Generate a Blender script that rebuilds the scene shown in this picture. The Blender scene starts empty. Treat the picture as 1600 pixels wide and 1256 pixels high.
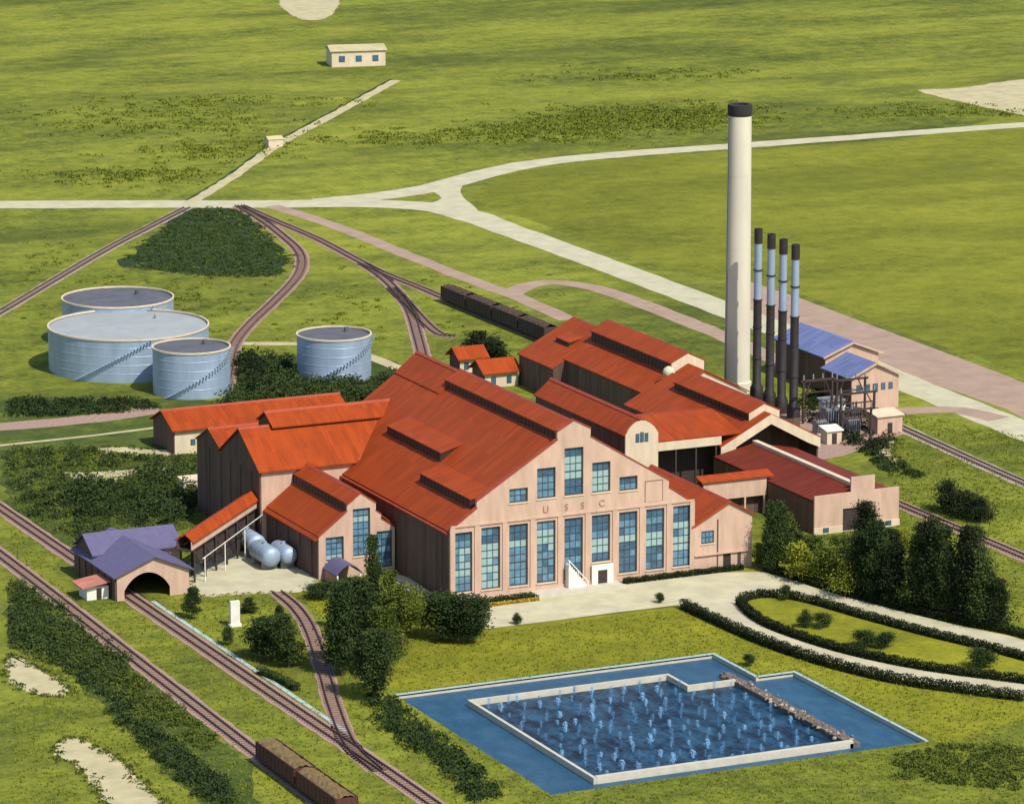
import bpy, bmesh, math, random
import numpy as np
from mathutils import Vector, Matrix
random.seed(7); RNG = np.random.default_rng(7)
R = math.radians

# ------------------------------------------------------------------ camera, sky, sun, exposure
S = bpy.context.scene
C = S.collection
CAM = np.array([-265.1719, -593.3675, 174.8243]); PITCH, YAW, FPX = R(12.4), R(24.9347), 6722.33
cd = bpy.data.cameras.new('camera'); cam = bpy.data.objects.new('camera', cd); C.objects.link(cam)
cam.location = CAM; cam.rotation_euler = (math.pi/2 - PITCH, 0, -YAW)
cd.sensor_width = 36; cd.lens = FPX/1600*36; cd.clip_start = 5; cd.clip_end = 30000
S.camera = cam
SUN_DIR = Vector((0.16, -0.62, 0.77)).normalized()          # towards the sun
w = bpy.data.worlds.new('World'); S.world = w; w.use_nodes = True
nt = w.node_tree; nt.nodes.clear()
sky = nt.nodes.new('ShaderNodeTexSky'); sky.sky_type = 'NISHITA'; sky.sun_disc = False
sky.sun_elevation = math.asin(SUN_DIR.z); sky.sun_rotation = math.atan2(SUN_DIR.x, SUN_DIR.y)
bg = nt.nodes.new('ShaderNodeBackground'); bg.inputs[1].default_value = 0.12
wo = nt.nodes.new('ShaderNodeOutputWorld')
nt.links.new(sky.outputs[0], bg.inputs[0]); nt.links.new(bg.outputs[0], wo.inputs[0])
sl = bpy.data.lights.new('sun', 'SUN'); sl.energy = 3.7; sl.angle = R(1.0); sl.color = (1.0, 0.93, 0.82)
so = bpy.data.objects.new('sun', sl); C.objects.link(so)
so.rotation_euler = SUN_DIR.to_track_quat('Z', 'Y').to_euler()
S.view_settings.view_transform = 'Standard'; S.view_settings.look = 'None'
S.view_settings.exposure = 0.5; S.view_settings.gamma = 1; S.view_settings.use_curve_mapping = False

# ------------------------------------------------------------------ survey: photograph -> site coordinates (metres)
_fw = np.array([math.sin(YAW)*math.cos(PITCH), math.cos(YAW)*math.cos(PITCH), -math.sin(PITCH)])
_rt = np.array([math.cos(YAW), -math.sin(YAW), 0.0]); _up = np.cross(_rt, _fw)
def site(x, y, z=0.0):
    d = _fw*FPX + _rt*(x-800) - _up*(y-628)
    return CAM + d*((z-CAM[2])/d[2])
def depth_scale(p):                                          # pixels per metre at a point
    return FPX/float((np.array([p[0], p[1], 0])-CAM) @ _fw)
def sxy(pts): return [tuple(site(*p)[:2]) for p in pts]

# ------------------------------------------------------------------ materials
def new_mat(name):
    m = bpy.data.materials.new(name); m.use_nodes = True
    n = m.node_tree; return m, n, n.nodes['Principled BSDF']
def nd(n, t, **kw):
    x = n.nodes.new(t)
    for k, v in kw.items():
        if k in x.inputs: x.inputs[k].default_value = v
        else: setattr(x, k, v)
    return x
def ramp(n, stops, fac):
    r = n.nodes.new('ShaderNodeValToRGB'); e = r.color_ramp.elements
    while len(e) < len(stops): e.new(0.5)
    for q, (p, c) in zip(e, stops): q.position = p; q.color = (*c, 1)
    n.links.new(fac, r.inputs[0]); return r.outputs[0]
def mix(n, a, b, f, mode='MIX'):
    x = n.nodes.new('ShaderNodeMix'); x.data_type = 'RGBA'; x.blend_type = mode
    for s, v in ((6, a), (7, b), (0, f)):
        if hasattr(v, 'links'): n.links.new(v, x.inputs[s])
        elif isinstance(v, tuple): x.inputs[s].default_value = (*v, 1)
        else: x.inputs[s].default_value = v
    return x.outputs[2]
def coords(n, scale=(1, 1, 1), rot=(0, 0, 0)):
    # shared world frame: every object here is built in site coordinates or placed from them
    g = n.nodes.new('ShaderNodeNewGeometry'); mp = n.nodes.new('ShaderNodeMapping')
    mp.inputs['Scale'].default_value = scale; mp.inputs['Rotation'].default_value = rot
    n.links.new(g.outputs['Position'], mp.inputs[0]); return mp.outputs[0]
def noise(n, vec, scale, detail=4, rough=0.6):
    x = nd(n, 'ShaderNodeTexNoise', Scale=scale, Detail=detail, Roughness=rough); n.links.new(vec, x.inputs['Vector']); return x.outputs['Fac']
def bump(n, bs, h, dist, strength=0.6):
    b = n.nodes.new('ShaderNodeBump'); b.inputs['Distance'].default_value = dist; b.inputs['Strength'].default_value = strength
    n.links.new(h, b.inputs['Height']); n.links.new(b.outputs[0], bs.inputs['Normal'])
def sc(c, k): return tuple(min(1, v*k) for v in c)
def plain(name, c, rough=0.8, var=0.25, scale=0.6, metal=0.0, bdist=0.0, stretch=(1, 1, 1)):
    m, n, b = new_mat(name); v = coords(n, stretch)
    a = noise(n, v, scale, 6, 0.65)
    col = ramp(n, [(0.25, sc(c, 1-var)), (0.5, c), (0.75, sc(c, 1+var))], a)
    n.links.new(col, b.inputs['Base Color']); b.inputs['Roughness'].default_value = rough; b.inputs['Metallic'].default_value = metal
    if bdist: bump(n, b, noise(n, v, scale*5, 4), bdist)
    return m
def corrugated(name, c, axis, pitch=0.55, rough=0.62, var=0.13, spec=0.2, dirt=0.16):
    m, n, b = new_mat(name); v = coords(n)
    sep = n.nodes.new('ShaderNodeSeparateXYZ'); n.links.new(v, sep.inputs[0]); ax = sep.outputs['XYZ'.index(axis)]
    sn = nd(n, 'ShaderNodeMath', operation='SNAP'); sn.inputs[1].default_value = 1.1; n.links.new(ax, sn.inputs[0])
    oth = sep.outputs['XYZ'.index({'X': 'Y', 'Y': 'X', 'Z': 'X'}[axis])]
    s2 = nd(n, 'ShaderNodeMath', operation='SNAP'); s2.inputs[1].default_value = 3.1; n.links.new(oth, s2.inputs[0])
    cb = n.nodes.new('ShaderNodeCombineXYZ'); n.links.new(sn.outputs[0], cb.inputs[0]); n.links.new(s2.outputs[0], cb.inputs[1])
    wn = nd(n, 'ShaderNodeTexWhiteNoise', noise_dimensions='2D'); n.links.new(cb.outputs[0], wn.inputs['Vector'])
    c1 = ramp(n, [(0.0, sc(c, 1-var)), (1.0, sc(c, 1+var))], wn.outputs['Value'])
    st = {'X': (1.2, 0.12, 0.2), 'Y': (0.12, 1.2, 0.2), 'Z': (0.2, 0.2, 1.2)}[axis]
    d = noise(n, coords(n, st), 1.0, 6, 0.7); big = noise(n, v, 0.11, 3)
    dm = ramp(n, [(0.45, (0, 0, 0)), (0.72, (1, 1, 1))], d)
    c2 = mix(n, c1, sc(c, 1-dirt*2), dm)
    c3 = mix(n, c2, sc(c, 1.12), ramp(n, [(0.5, (0, 0, 0)), (0.7, (0.6, 0.6, 0.6))], big))
    pt = ramp(n, [(0.60, (0, 0, 0)), (0.70, (0.55,)*3)], noise(n, v, 0.32, 6, 0.75))
    c3 = mix(n, c3, (c[0]*0.62, c[1]*0.75+0.004, c[2]*0.8+0.003), pt)
    n.links.new(c3, b.inputs['Base Color']); b.inputs['Roughness'].default_value = rough; b.inputs['Specular IOR Level'].default_value = spec
    mu = nd(n, 'ShaderNodeMath', operation='MULTIPLY'); mu.inputs[1].default_value = 2*math.pi/pitch; n.links.new(ax, mu.inputs[0])
    si = nd(n, 'ShaderNodeMath', operation='SINE'); n.links.new(mu.outputs[0], si.inputs[0])
    bump(n, b, si.outputs[0], 0.05, 0.8)
    return m
RED = (0.31, 0.048, 0.006)
M = {}
M['roof_y'] = corrugated('red painted sheet roof', RED, 'Y'); M['roof_x'] = corrugated('red painted sheet roof across', RED, 'X')
M['dark_roof'] = corrugated('dark red weathered sheet roof', (0.15, 0.021, 0.007), 'Y', var=0.2)
M['ridge'] = plain('red ridge cap', (0.30, 0.045, 0.014), 0.6)
M['purple'] = plain('slate purple sheet roof', (0.095, 0.085, 0.165), 0.75, 0.2, 1.2, bdist=0.03)
M['blue_roof'] = corrugated('pale blue sheet roof', (0.14, 0.17, 0.34), 'Y')
M['pink_roof'] = plain('faded pink sheet roof', (0.42, 0.16, 0.11), 0.7)
M['stucco'] = plain('peach cream stucco', (0.49, 0.335, 0.245), 0.9, 0.20, 0.5, bdist=0.02, stretch=(1.6, 1.6, 0.35))
M['cream'] = plain('pale cream stucco', (0.56, 0.47, 0.33), 0.9, 0.16, 0.5, bdist=0.02, stretch=(1.6, 1.6, 0.35))
M['shade_siding_y'] = corrugated('shade darkened corrugated siding', (0.125, 0.08, 0.062), 'Y', 0.4, 0.75, 0.25)  # both sidings: shade of the sunless side walls put into the brown
M['shade_siding_x'] = corrugated('shade darkened corrugated siding across', (0.125, 0.08, 0.062), 'X', 0.4, 0.75, 0.25)
M['dark'] = plain('dark weathered timber', (0.035, 0.024, 0.02), 0.85, 0.4, 1.5)
M['louvre'] = plain('dark clerestory louvres', (0.03, 0.014, 0.011), 0.6, 0.3, 2)
M['frame'] = plain('dark steel window bars', (0.05, 0.055, 0.06), 0.5)
M['glass'] = plain('blue window glass', (0.105, 0.215, 0.30), 0.14, 0.45, 0.7)
M['glass_dark'] = plain('deep blue window glass', (0.05, 0.115, 0.18), 0.14, 0.45, 0.7)
M['glass_pale'] = plain('pale green window glass', (0.27, 0.40, 0.39), 0.22, 0.15, 0.8)
M['white'] = plain('white paint', (0.68, 0.66, 0.58), 0.7, 0.12, 0.8)
M['concrete'] = plain('pale concrete', (0.46, 0.43, 0.34), 0.9, 0.15, 0.7, bdist=0.02)
M['chimney'] = plain('cream chimney render', (0.57, 0.535, 0.42), 0.9, 0.12, 0.25, bdist=0.02, stretch=(1, 1, 0.25))
M['soot'] = plain('sooty black brick', (0.025, 0.022, 0.024), 0.9, 0.4, 1)
M['black_steel'] = plain('black smokestack steel', (0.022, 0.018, 0.017), 0.55, 0.4, 0.8)
M['silver'] = plain('silver painted steel', (0.29, 0.375, 0.48), 0.5, 0.20, 0.35, metal=0.25, stretch=(1, 1, 0.3))
M['tank_dark'] = plain('dark tar tank roof', (0.085, 0.09, 0.105), 0.85, 0.3, 0.4, bdist=0.03)
M['tank_grey'] = plain('grey tank roof', (0.29, 0.31, 0.31), 0.75, 0.12, 0.3, bdist=0.02)
M['grey'] = plain('grey machinery', (0.20, 0.21, 0.22), 0.5, 0.3, 1.2, metal=0.2)
M['road'] = plain('white shell road', (0.43, 0.40, 0.265), 0.95, 0.22, 0.22, bdist=0.05)
M['pink_road'] = plain('pinkish dirt road', (0.31, 0.215, 0.155), 0.95, 0.22, 0.22, bdist=0.05)
M['sand'] = plain('bare sandy ground', (0.41, 0.36, 0.20), 0.95, 0.25, 0.25, bdist=0.05)
M['ballast'] = plain('brown railway ballast', (0.30, 0.195, 0.15), 0.95, 0.32, 1.6, bdist=0.06)
M['ballast_pale'] = plain('pale railway ballast', (0.36, 0.30, 0.24), 0.95, 0.25, 1.6, bdist=0.06)
M['sleeper'] = plain('dark sleepers', (0.15, 0.09, 0.07), 0.9, 0.4, 1)
M['rail'] = plain('rusty rail', (0.06, 0.035, 0.03), 0.5, 0.3, 1, metal=0.3)
M['maroon'] = plain('maroon freight car planks', (0.075, 0.022, 0.018), 0.75, 0.35, 1.2)
M['freight'] = plain('dark brown freight car', (0.045, 0.024, 0.018), 0.75, 0.4, 1.2)
M['cane'] = plain('cut cane load', (0.15, 0.10, 0.035), 0.95, 0.5, 2.5, bdist=0.1)
M['cane_dark'] = plain('dark brown load', (0.055, 0.032, 0.02), 0.95, 0.5, 2.5, bdist=0.1)
M['trunk'] = plain('bark', (0.09, 0.06, 0.04), 0.9, 0.3, 2)
M['stone'] = plain('rubble stone', (0.13, 0.105, 0.085), 0.95, 0.6, 1.2, bdist=0.05)
M['teal_gutter'] = plain('pale drain kerb', (0.33, 0.42, 0.42), 0.9, 0.1, 0.8)
M['yellow_flower'] = plain('yellow flower bed', (0.42, 0.27, 0.02), 0.9, 0.4, 2)
M['lettering'] = plain('faded brown lettering', (0.31, 0.21, 0.155), 0.9)
def foliage(name, dark, mid, light):
    m, n, b = new_mat(name); v = coords(n)
    a0 = noise(n, v, 0.55, 4, 0.7); oi_ = n.nodes.new('ShaderNodeObjectInfo'); mm = nd(n, 'ShaderNodeMath', operation='MULTIPLY_ADD'); mm.inputs[1].default_value = 0.16; n.links.new(oi_.outputs['Random'], mm.inputs[0]); n.links.new(a0, mm.inputs[2])
    m2 = nd(n, 'ShaderNodeMath', operation='SUBTRACT'); m2.inputs[1].default_value = 0.08; n.links.new(mm.outputs[0], m2.inputs[0]); a = m2.outputs[0]
    n.links.new(ramp(n, [(0.3, dark), (0.5, mid), (0.72, light)], a), b.inputs['Base Color'])
    b.inputs['Roughness'].default_value = 0.85; b.inputs['Specular IOR Level'].default_value = 0.08
    return m
M['leaf_dark'] = foliage('dark evergreen leaves', (0.016, 0.029, 0.011), (0.034, 0.055, 0.017), (0.07, 0.098, 0.024))
M['leaf_mid'] = foliage('mid green leaves', (0.03, 0.046, 0.010), (0.07, 0.095, 0.017), (0.14, 0.16, 0.025))
M['leaf_light'] = foliage('yellow green leaves', (0.09, 0.11, 0.014), (0.18, 0.20, 0.022), (0.29, 0.28, 0.034))
M['leaf_black'] = foliage('near black hedge leaves', (0.012, 0.018, 0.009), (0.020, 0.030, 0.012), (0.038, 0.052, 0.016))
M['tuft'] = foliage('grass blades', (0.085, 0.11, 0.016), (0.145, 0.17, 0.02), (0.20, 0.215, 0.026))

def grass_mat(name, stops, patch_dark, amount, seed):
    m, n, b = new_mat(name)
    v1 = coords(n, (0.55, 1, 1), (0, 0, R(-12 + seed))); v = coords(n)
    acc = None; tot = 0
    for vec, scl, wt, det in ((v1, 0.011, 0.8, 4), (v1, 0.05, 0.7, 5), (v, 0.22, 0.7, 4), (v, 0.9, 0.6, 3), (v, 3.0, 0.4, 2)):
        f = noise(n, vec, scl, det, 0.62); ad = nd(n, 'ShaderNodeMath', operation='MULTIPLY_ADD'); ad.inputs[1].default_value = wt; n.links.new(f, ad.inputs[0])
        if acc is not None: n.links.new(acc, ad.inputs[2])
        else: ad.inputs[2].default_value = 0
        acc = ad.outputs[0]; tot += wt
    dv = nd(n, 'ShaderNodeMath', operation='MULTIPLY'); dv.inputs[1].default_value = 1/tot; n.links.new(acc, dv.inputs[0])
    col = ramp(n, stops, dv.outputs[0])
    pm = ramp(n, [(0.50, (0, 0, 0)), (0.68, (amount,)*3)], noise(n, coords(n, (0.35, 1, 1), (0, 0, R(-8 + seed))), 0.017, 6, 0.7))
    col = mix(n, col, patch_dark, pm)
    n.links.new(col, b.inputs['Base Color']); b.inputs['Roughness'].default_value = 0.95; b.inputs['Specular IOR Level'].default_value = 0.1
    bump(n, b, dv.outputs[0], 0.5, 0.4)
    return m
M['ground'] = grass_mat('rough meadow grass', [(0.40, (0.0436, 0.0600, 0.0103)), (0.46, (0.1016, 0.1220, 0.0166)), (0.52, (0.1742, 0.1945, 0.0228)), (0.60, (0.2614, 0.2689, 0.0352))], (0.0436, 0.0600, 0.0134), 0.8, 0)
M['field'] = grass_mat('even pasture', [(0.40, (0.0798, 0.0914, 0.0101)), (0.47, (0.1330, 0.1453, 0.0151)), (0.53, (0.1756, 0.1852, 0.0192)), (0.60, (0.2341, 0.2344, 0.0263))], (0.0851, 0.0973, 0.0111), 0.6, 17)
M['lawn'] = grass_mat('mown lawn', [(0.40, (0.0875, 0.0978, 0.0098)), (0.47, (0.1544, 0.1617, 0.0137)), (0.53, (0.2111, 0.2095, 0.0176)), (0.60, (0.2883, 0.2713, 0.0235))], (0.0875, 0.0957, 0.0117), 0.6, 30)
M['crop'] = grass_mat('dark crop', [(0.40, (0.0176, 0.0335, 0.0138)), (0.5, (0.0299, 0.0532, 0.0196)), (0.6, (0.0528, 0.0837, 0.0253))], (0.0220, 0.0394, 0.0149), 0.5, 5)
M['scrub'] = grass_mat('scrubby ground', [(0.40, (0.0220, 0.0355, 0.0115)), (0.48, (0.0484, 0.0709, 0.0149)), (0.55, (0.0836, 0.1103, 0.0207)), (0.62, (0.1672, 0.1872, 0.0310))], (0.0264, 0.0414, 0.0138), 0.7, 9)
def water(name, c, c2, rough):
    m, n, b = new_mat(name); v = coords(n, (1, 0.6, 1))
    a = noise(n, v, 0.4, 6, 0.75)
    n.links.new(ramp(n, [(0.40, c), (0.64, c2)], a), b.inputs['Base Color']); b.inputs['Roughness'].default_value = rough; b.inputs['Specular IOR Level'].default_value = 0.05
    bump(n, b, noise(n, v, 2.2, 4, 0.6), 0.12, 0.7)
    return m
M['deep_water'] = water('dark spray pond water', (0.004, 0.014, 0.032), (0.024, 0.085, 0.155), 0.3)
M['shallow_water'] = water('blue shallow water', (0.020, 0.068, 0.125), (0.034, 0.098, 0.165), 0.3)
m, n, b = new_mat('water spray'); b.inputs['Base Color'].default_value = (0.27, 0.52, 0.76, 1); b.inputs['Roughness'].default_value = 0.5
b.inputs['Alpha'].default_value = 0.5; M['spray'] = m

# ------------------------------------------------------------------ mesh helpers
class MB:
    def __init__(s): s.v, s.f = [], []
    def add(s, vs, fs):
        o = len(s.v); s.v += [tuple(map(float, p)) for p in vs]; s.f += [tuple(i+o for i in f) for f in fs]; return s
    def box(s, x0, x1, y0, y1, z0, z1):
        return s.add([(x0, y0, z0), (x1, y0, z0), (x1, y1, z0), (x0, y1, z0), (x0, y0, z1), (x1, y0, z1), (x1, y1, z1), (x0, y1, z1)],
                     [(3, 2, 1, 0), (4, 5, 6, 7), (0, 1, 5, 4), (1, 2, 6, 5), (2, 3, 7, 6), (3, 0, 4, 7)])
    def prism(s, poly, h):                                    # poly: list of 3-D points, h: extrusion vector
        k = len(poly); p = [Vector(q) for q in poly]; h = Vector(h)
        return s.add(p + [q+h for q in p], [tuple(range(k))[::-1], tuple(range(k, 2*k))] + [(i, (i+1) % k, k+(i+1) % k, k+i) for i in range(k)])
    def bar(s, a, b, t, u=None):
        a, b = Vector(a), Vector(b); d = (b-a).normalized(); z = Vector((0, 0, 1)) if abs(d.z) < 0.95 else Vector((1, 0, 0))
        sx = d.cross(z).normalized()*t/2; sz = sx.cross(d).normalized()*(u or t)/2
        c = [-sx-sz, sx-sz, sx+sz, -sx+sz]
        return s.add([a+q for q in c] + [b+q for q in c], [(3, 2, 1, 0), (4, 5, 6, 7)] + [(i, (i+1) % 4, 4+(i+1) % 4, 4+i) for i in range(4)])
    def lathe(s, prof, c=(0, 0, 0), n=32, axis='Z', caps=True):
        vs, fs = [], []
        for (r, z) in prof:
            for i in range(n):
                a = 2*math.pi*i/n; p = (r*math.cos(a), r*math.sin(a), z)
                if axis == 'Y': p = (p[0], z, p[1])
                if axis == 'X': p = (z, p[0], p[1])
                vs.append((p[0]+c[0], p[1]+c[1], p[2]+c[2]))
        for k in range(len(prof)-1):
            for i in range(n):
                j = (i+1) % n; fs.append((k*n+i, k*n+j, (k+1)*n+j, (k+1)*n+i))
        if caps: fs.append(tuple(range(n))[::-1]); fs.append(tuple(range((len(prof)-1)*n, len(prof)*n)))
        return s.add(vs, fs)
    def build(s, name, mat, parent=None, smooth=False, loc=None):
        me = bpy.data.meshes.new(name); me.from_pydata(s.v, [], s.f); me.validate()
        bm = bmesh.new(); bm.from_mesh(me); bmesh.ops.recalc_face_normals(bm, faces=bm.faces); bm.to_mesh(me); bm.free()
        me.materials.append(M[mat] if isinstance(mat, str) else mat)
        if smooth:
            me.polygons.foreach_set('use_smooth', [True]*len(me.polygons))
            me.set_sharp_from_angle(angle=R(40))
        o = bpy.data.objects.new(name, me); C.objects.link(o)
        if parent: o.parent = parent
        if loc is not None: o.location = loc
        return o
def tag(o, label=None, cat=None, group=None, kind=None):
    for k, v in (('label', label), ('category', cat), ('group', group), ('kind', kind)):
        if v: o[k] = v
    return o
def thing(name, label, cat, group=None, loc=(0, 0, 0), rz=0):
    o = bpy.data.objects.new(name, None); o.empty_display_size = 0.5; C.objects.link(o); o.location = loc; o.rotation_euler = (0, 0, rz)
    return tag(o, label, cat, group)
def copy_tree(o, parent=None):
    c = o.copy(); C.objects.link(c)
    if parent: c.parent = parent
    for ch in o.children: copy_tree(ch, c)
    return c
def structure(name, mb, mat): return tag(mb.build(name, mat), kind='structure')
def catmull(pts, step=4.0, closed=False):
    P = [np.array(p, float) for p in pts]; out = []; k = len(P)
    for i in range(k if closed else k-1):
        a, b, c, d = (P[(i-1) % k] if closed or i > 0 else 2*P[0]-P[1]), P[i], P[(i+1) % k], (P[(i+2) % k] if closed or i+2 < k else 2*P[-1]-P[-2])
        m = max(2, int(np.linalg.norm(c-b)/step))
        for t in np.linspace(0, 1, m, endpoint=False):
            out.append(0.5*((2*b)+(-a+c)*t+(2*a-5*b+4*c-d)*t*t+(-a+3*b-3*c+d)*t**3))
    if not closed: out.append(P[-1])
    return out
def ribbon(pts, width, z, jit=0.0, step=4.0, smooth=True):
    p = catmull(pts, step) if smooth else [np.array(q, float) for q in pts]
    vs, fs = [], []
    for i, q in enumerate(p):
        d = p[min(i+1, len(p)-1)]-p[max(i-1, 0)]; d /= np.linalg.norm(d)+1e-9; nrm = np.array([-d[1], d[0]])
        wd = width(i/(len(p)-1)) if callable(width) else width
        a = q+nrm*(wd/2+random.uniform(-jit, jit)); b = q-nrm*(wd/2+random.uniform(-jit, jit))
        vs += [(a[0], a[1], z), (b[0], b[1], z)]
    fs = [(2*i, 2*i+1, 2*i+3, 2*i+2) for i in range(len(p)-1)]
    return MB().add(vs, fs)
def outline(pts, z, jit=0.3, step=3.0, closed=True):
    p = catmull(pts, step, True); p = [(q[0]+random.uniform(-jit, jit), q[1]+random.uniform(-jit, jit), z) for q in p]
    return MB().add(p, [tuple(range(len(p)))])
def hard(pts, z): return MB().add([(x, y, z) for x, y in pts], [tuple(range(len(pts)))])

# ------------------------------------------------------------------ the ground, fields, paths
FAR = 9000
PX0, PXM, PX1, PY0, PYM, PY1 = -28.3, 23.2, 29.5, -96.2, -57.9, -44.2       # the spray pond's outer edge
g = MB()
xs, ys = [-FAR, PX0, PXM, PX1, FAR], [-FAR, PY0, PYM, PY1, FAR]
for i in range(4):
    for j in range(4):
        if (i == 1 and j in (1, 2)) or (i == 2 and j == 1): continue
        g.add([(xs[i], ys[j], 0), (xs[i+1], ys[j], 0), (xs[i+1], ys[j+1], 0), (xs[i], ys[j+1], 0)], [(0, 1, 2, 3)])
structure('ground', g, 'ground')
structure('pasture', outline(sxy([(745, 300), (780, 278), (860, 262), (1000, 246), (1140, 237), (1400, 218), (1700, 196), (1800, 700), (1575, 575), (1440, 530), (1245, 458), (1060, 425), (900, 370), (800, 335), (750, 318)]), 0.012, 0.6, 8), 'field')
structure('crop_field', outline(sxy([(300, 326), (370, 327), (405, 352), (435, 382), (452, 408), (440, 428), (380, 432), (300, 430), (230, 422), (196, 406), (262, 352)]), 0.012, 2.2, 3), 'crop')
lawn_out = sxy([(470, 930), (520, 915), (600, 930), (700, 945), (762, 975), (900, 962), (1060, 948), (1200, 1008), (1350, 1052), (1600, 1092), (1640, 1230), (1500, 1260), (1100, 1260)]) 
structure('lawn', MB().add([(x, y, 0.012) for x, y in [(-20, 14), (-23, -15), (-27.5, PY1+1.5), (24.5, PY1+1.5), (24.5, PYM+1.5), (31, PYM+1.5), (31, -99), (58, -88), (56.5, -79), (44, -48), (36, -27), (30, -17.5), (-1, -17), (-5, -10), (-10, 16)]], [tuple(range(15))]), 'lawn')
structure('bank_scrub', outline(sxy([(20, 905), (110, 965), (230, 1060), (330, 1140), (385, 1185), (400, 1256), (330, 1256), (240, 1180), (150, 1095), (80, 1030), (15, 1010)]), 0.012, 1.0), 'scrub')
structure('scrubland', outline(sxy([(15, 640), (240, 630), (262, 700), (325, 712), (335, 760), (390, 800), (330, 815), (270, 832), (230, 850), (140, 870), (15, 792)]), 0.014, 1.0), 'scrub')
structure('scrub_bank', outline(sxy([(340, 560), (460, 555), (600, 560), (640, 600), (480, 640), (240, 650), (15, 650), (15, 622), (230, 622), (365, 620)]), 0.010, 1.0), 'scrub')

# roads
structure('highway', ribbon(sxy([(-30, 320), (25, 320), (300, 319), (430, 319), (560, 318), (660, 322), (720, 333), (800, 361), (900, 397), (1000, 434), (1140, 486), (1260, 532), (1400, 592), (1500, 632), (1640, 690)]), lambda t: 9.0 if t > 0.35 else 10.5, 0.020, 0.25, 6), 'road')
structure('branch_road', ribbon(sxy([(500, 316), (600, 306), (680, 293), (730, 279), (790, 264), (860, 252), (1000, 239), (1140, 229), (1400, 210), (1575, 197), (1700, 188)]), lambda t: 9.5-2.5*t, 0.024, 0.25, 6), 'road')
structure('road_junction', outline(sxy([(672, 291), (735, 276), (722, 292), (722, 306), (745, 327), (760, 346), (715, 334), (665, 322), (690, 310)]), 0.028, 0.1), 'road')
structure('gravel_apron', hard(sxy([(1165, 438), (1245, 464), (1340, 500), (1450, 541), (1575, 588), (1660, 622), (1660, 690), (1575, 640), (1400, 580), (1300, 538), (1165, 484)]), 0.016), 'pink_road')
structure('service_road', ribbon(sxy([(425, 322), (520, 352), (620, 392), (700, 424), (760, 447), (800, 461), (840, 478), (890, 500)]), 4.4, 0.030, 0.2), 'pink_road')
structure('loop_road', ribbon(sxy([(795, 460), (822, 447), (860, 441), (910, 446), (960, 459), (1040, 489), (1137, 528), (1180, 548), (1250, 580)]), 5.2, 0.034, 0.2), 'pink_road')
structure('yard_path', ribbon(sxy([(1380, 645), (1440, 641), (1500, 641), (1560, 655)]), 5.5, 0.030, 0.2), 'pink_road')
structure('tank_path', ribbon(sxy([(362, 537), (420, 537), (520, 540), (590, 562), (640, 582)]), 3.2, 0.024, 0.2), 'sand')
structure('field_path', ribbon(sxy([(-10, 697), (60, 690), (150, 680), (245, 668)]), 1.3, 0.034, 0.1), 'sand')
structure('farm_track', ribbon(sxy([(296, 318), (366, 275), (430, 229), (520, 180), (618, 126)]), 3.0, 0.022, 0.3), 'sand')
structure('ditch', ribbon(sxy([(288, 316), (360, 272), (424, 226), (514, 178), (612, 124)]), 1.4, 0.018, 0.3), 'crop')
structure('dirt_track', ribbon(sxy([(-10, 668), (60, 662), (160, 652), (250, 640)]), 6.5, 0.022, 0.4), 'ballast')
# front drive: loop road round a planted island
drive_low = sxy([(762, 982), (860, 970), (960, 957), (1060, 945), (1130, 975), (1200, 1004), (1290, 1034), (1400, 1060), (1500, 1075), (1600, 1088)])
drive_up = sxy([(1640, 1012), (1575, 993), (1500, 978), (1400, 953), (1300, 926), (1240, 906), (1190, 893)])
structure('driveway', MB().add([(x, y, 0.030) for x, y in drive_low + [tuple(site(1640, 1095)[:2])] + drive_up + [(43, -0.6), (0.5, -0.6), (-3, -5), (-3, -14)]], [tuple(range(len(drive_low)+1+len(drive_up)+4))]), 'road')
isl = sxy([(1640, 1040), (1560, 1018), (1450, 990), (1350, 963), (1270, 940), (1220, 931), (1180, 931), (1153, 941), (1165, 956), (1200, 977), (1270, 1005), (1350, 1026), (1450, 1046), (1560, 1060), (1640, 1070)])
structure('island_lawn', hard([tuple(q) for q in catmull(isl, 2.5)], 0.036), 'lawn')
structure('white_yard', outline(sxy([(300, 872), (322, 852), (350, 846), (385, 850), (420, 868), (470, 884), (500, 909), (492, 922), (440, 927), (380, 928), (315, 932), (292, 914)]), 0.026, 0.3, 2), 'road')
structure('side_path', hard(sxy([(596, 928), (622, 897), (640, 903), (668, 922), (700, 944), (690, 948), (645, 926), (618, 921)]), 0.030), 'road')
sand_edges = []
for px in ([(15, 1025), (45, 1036), (85, 1058), (108, 1083), (60, 1085), (15, 1062)], [(88, 1165), (118, 1152), (150, 1168), (190, 1190), (235, 1236), (270, 1270), (190, 1270), (160, 1245), (125, 1200), (90, 1182)],
           [(440, 0), (525, -5), (515, 26), (480, 32), (450, 20)], [(1438, 143), (1500, 138), (1620, 126), (1620, 178), (1560, 172)],
           [(148, 702), (180, 698), (230, 702), (268, 703), (272, 712), (220, 711), (160, 708)], [(88, 740), (150, 737), (250, 730), (275, 733), (200, 745), (175, 762), (130, 752)], [(1370, 705), (1385, 690), (1400, 688), (1395, 705), (1412, 726), (1405, 730), (1380, 720)]):
    structure('sand_patch', outline(sxy(px), 0.032, 0.55, 1.2), 'sand'); sand_edges.append(px)

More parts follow.
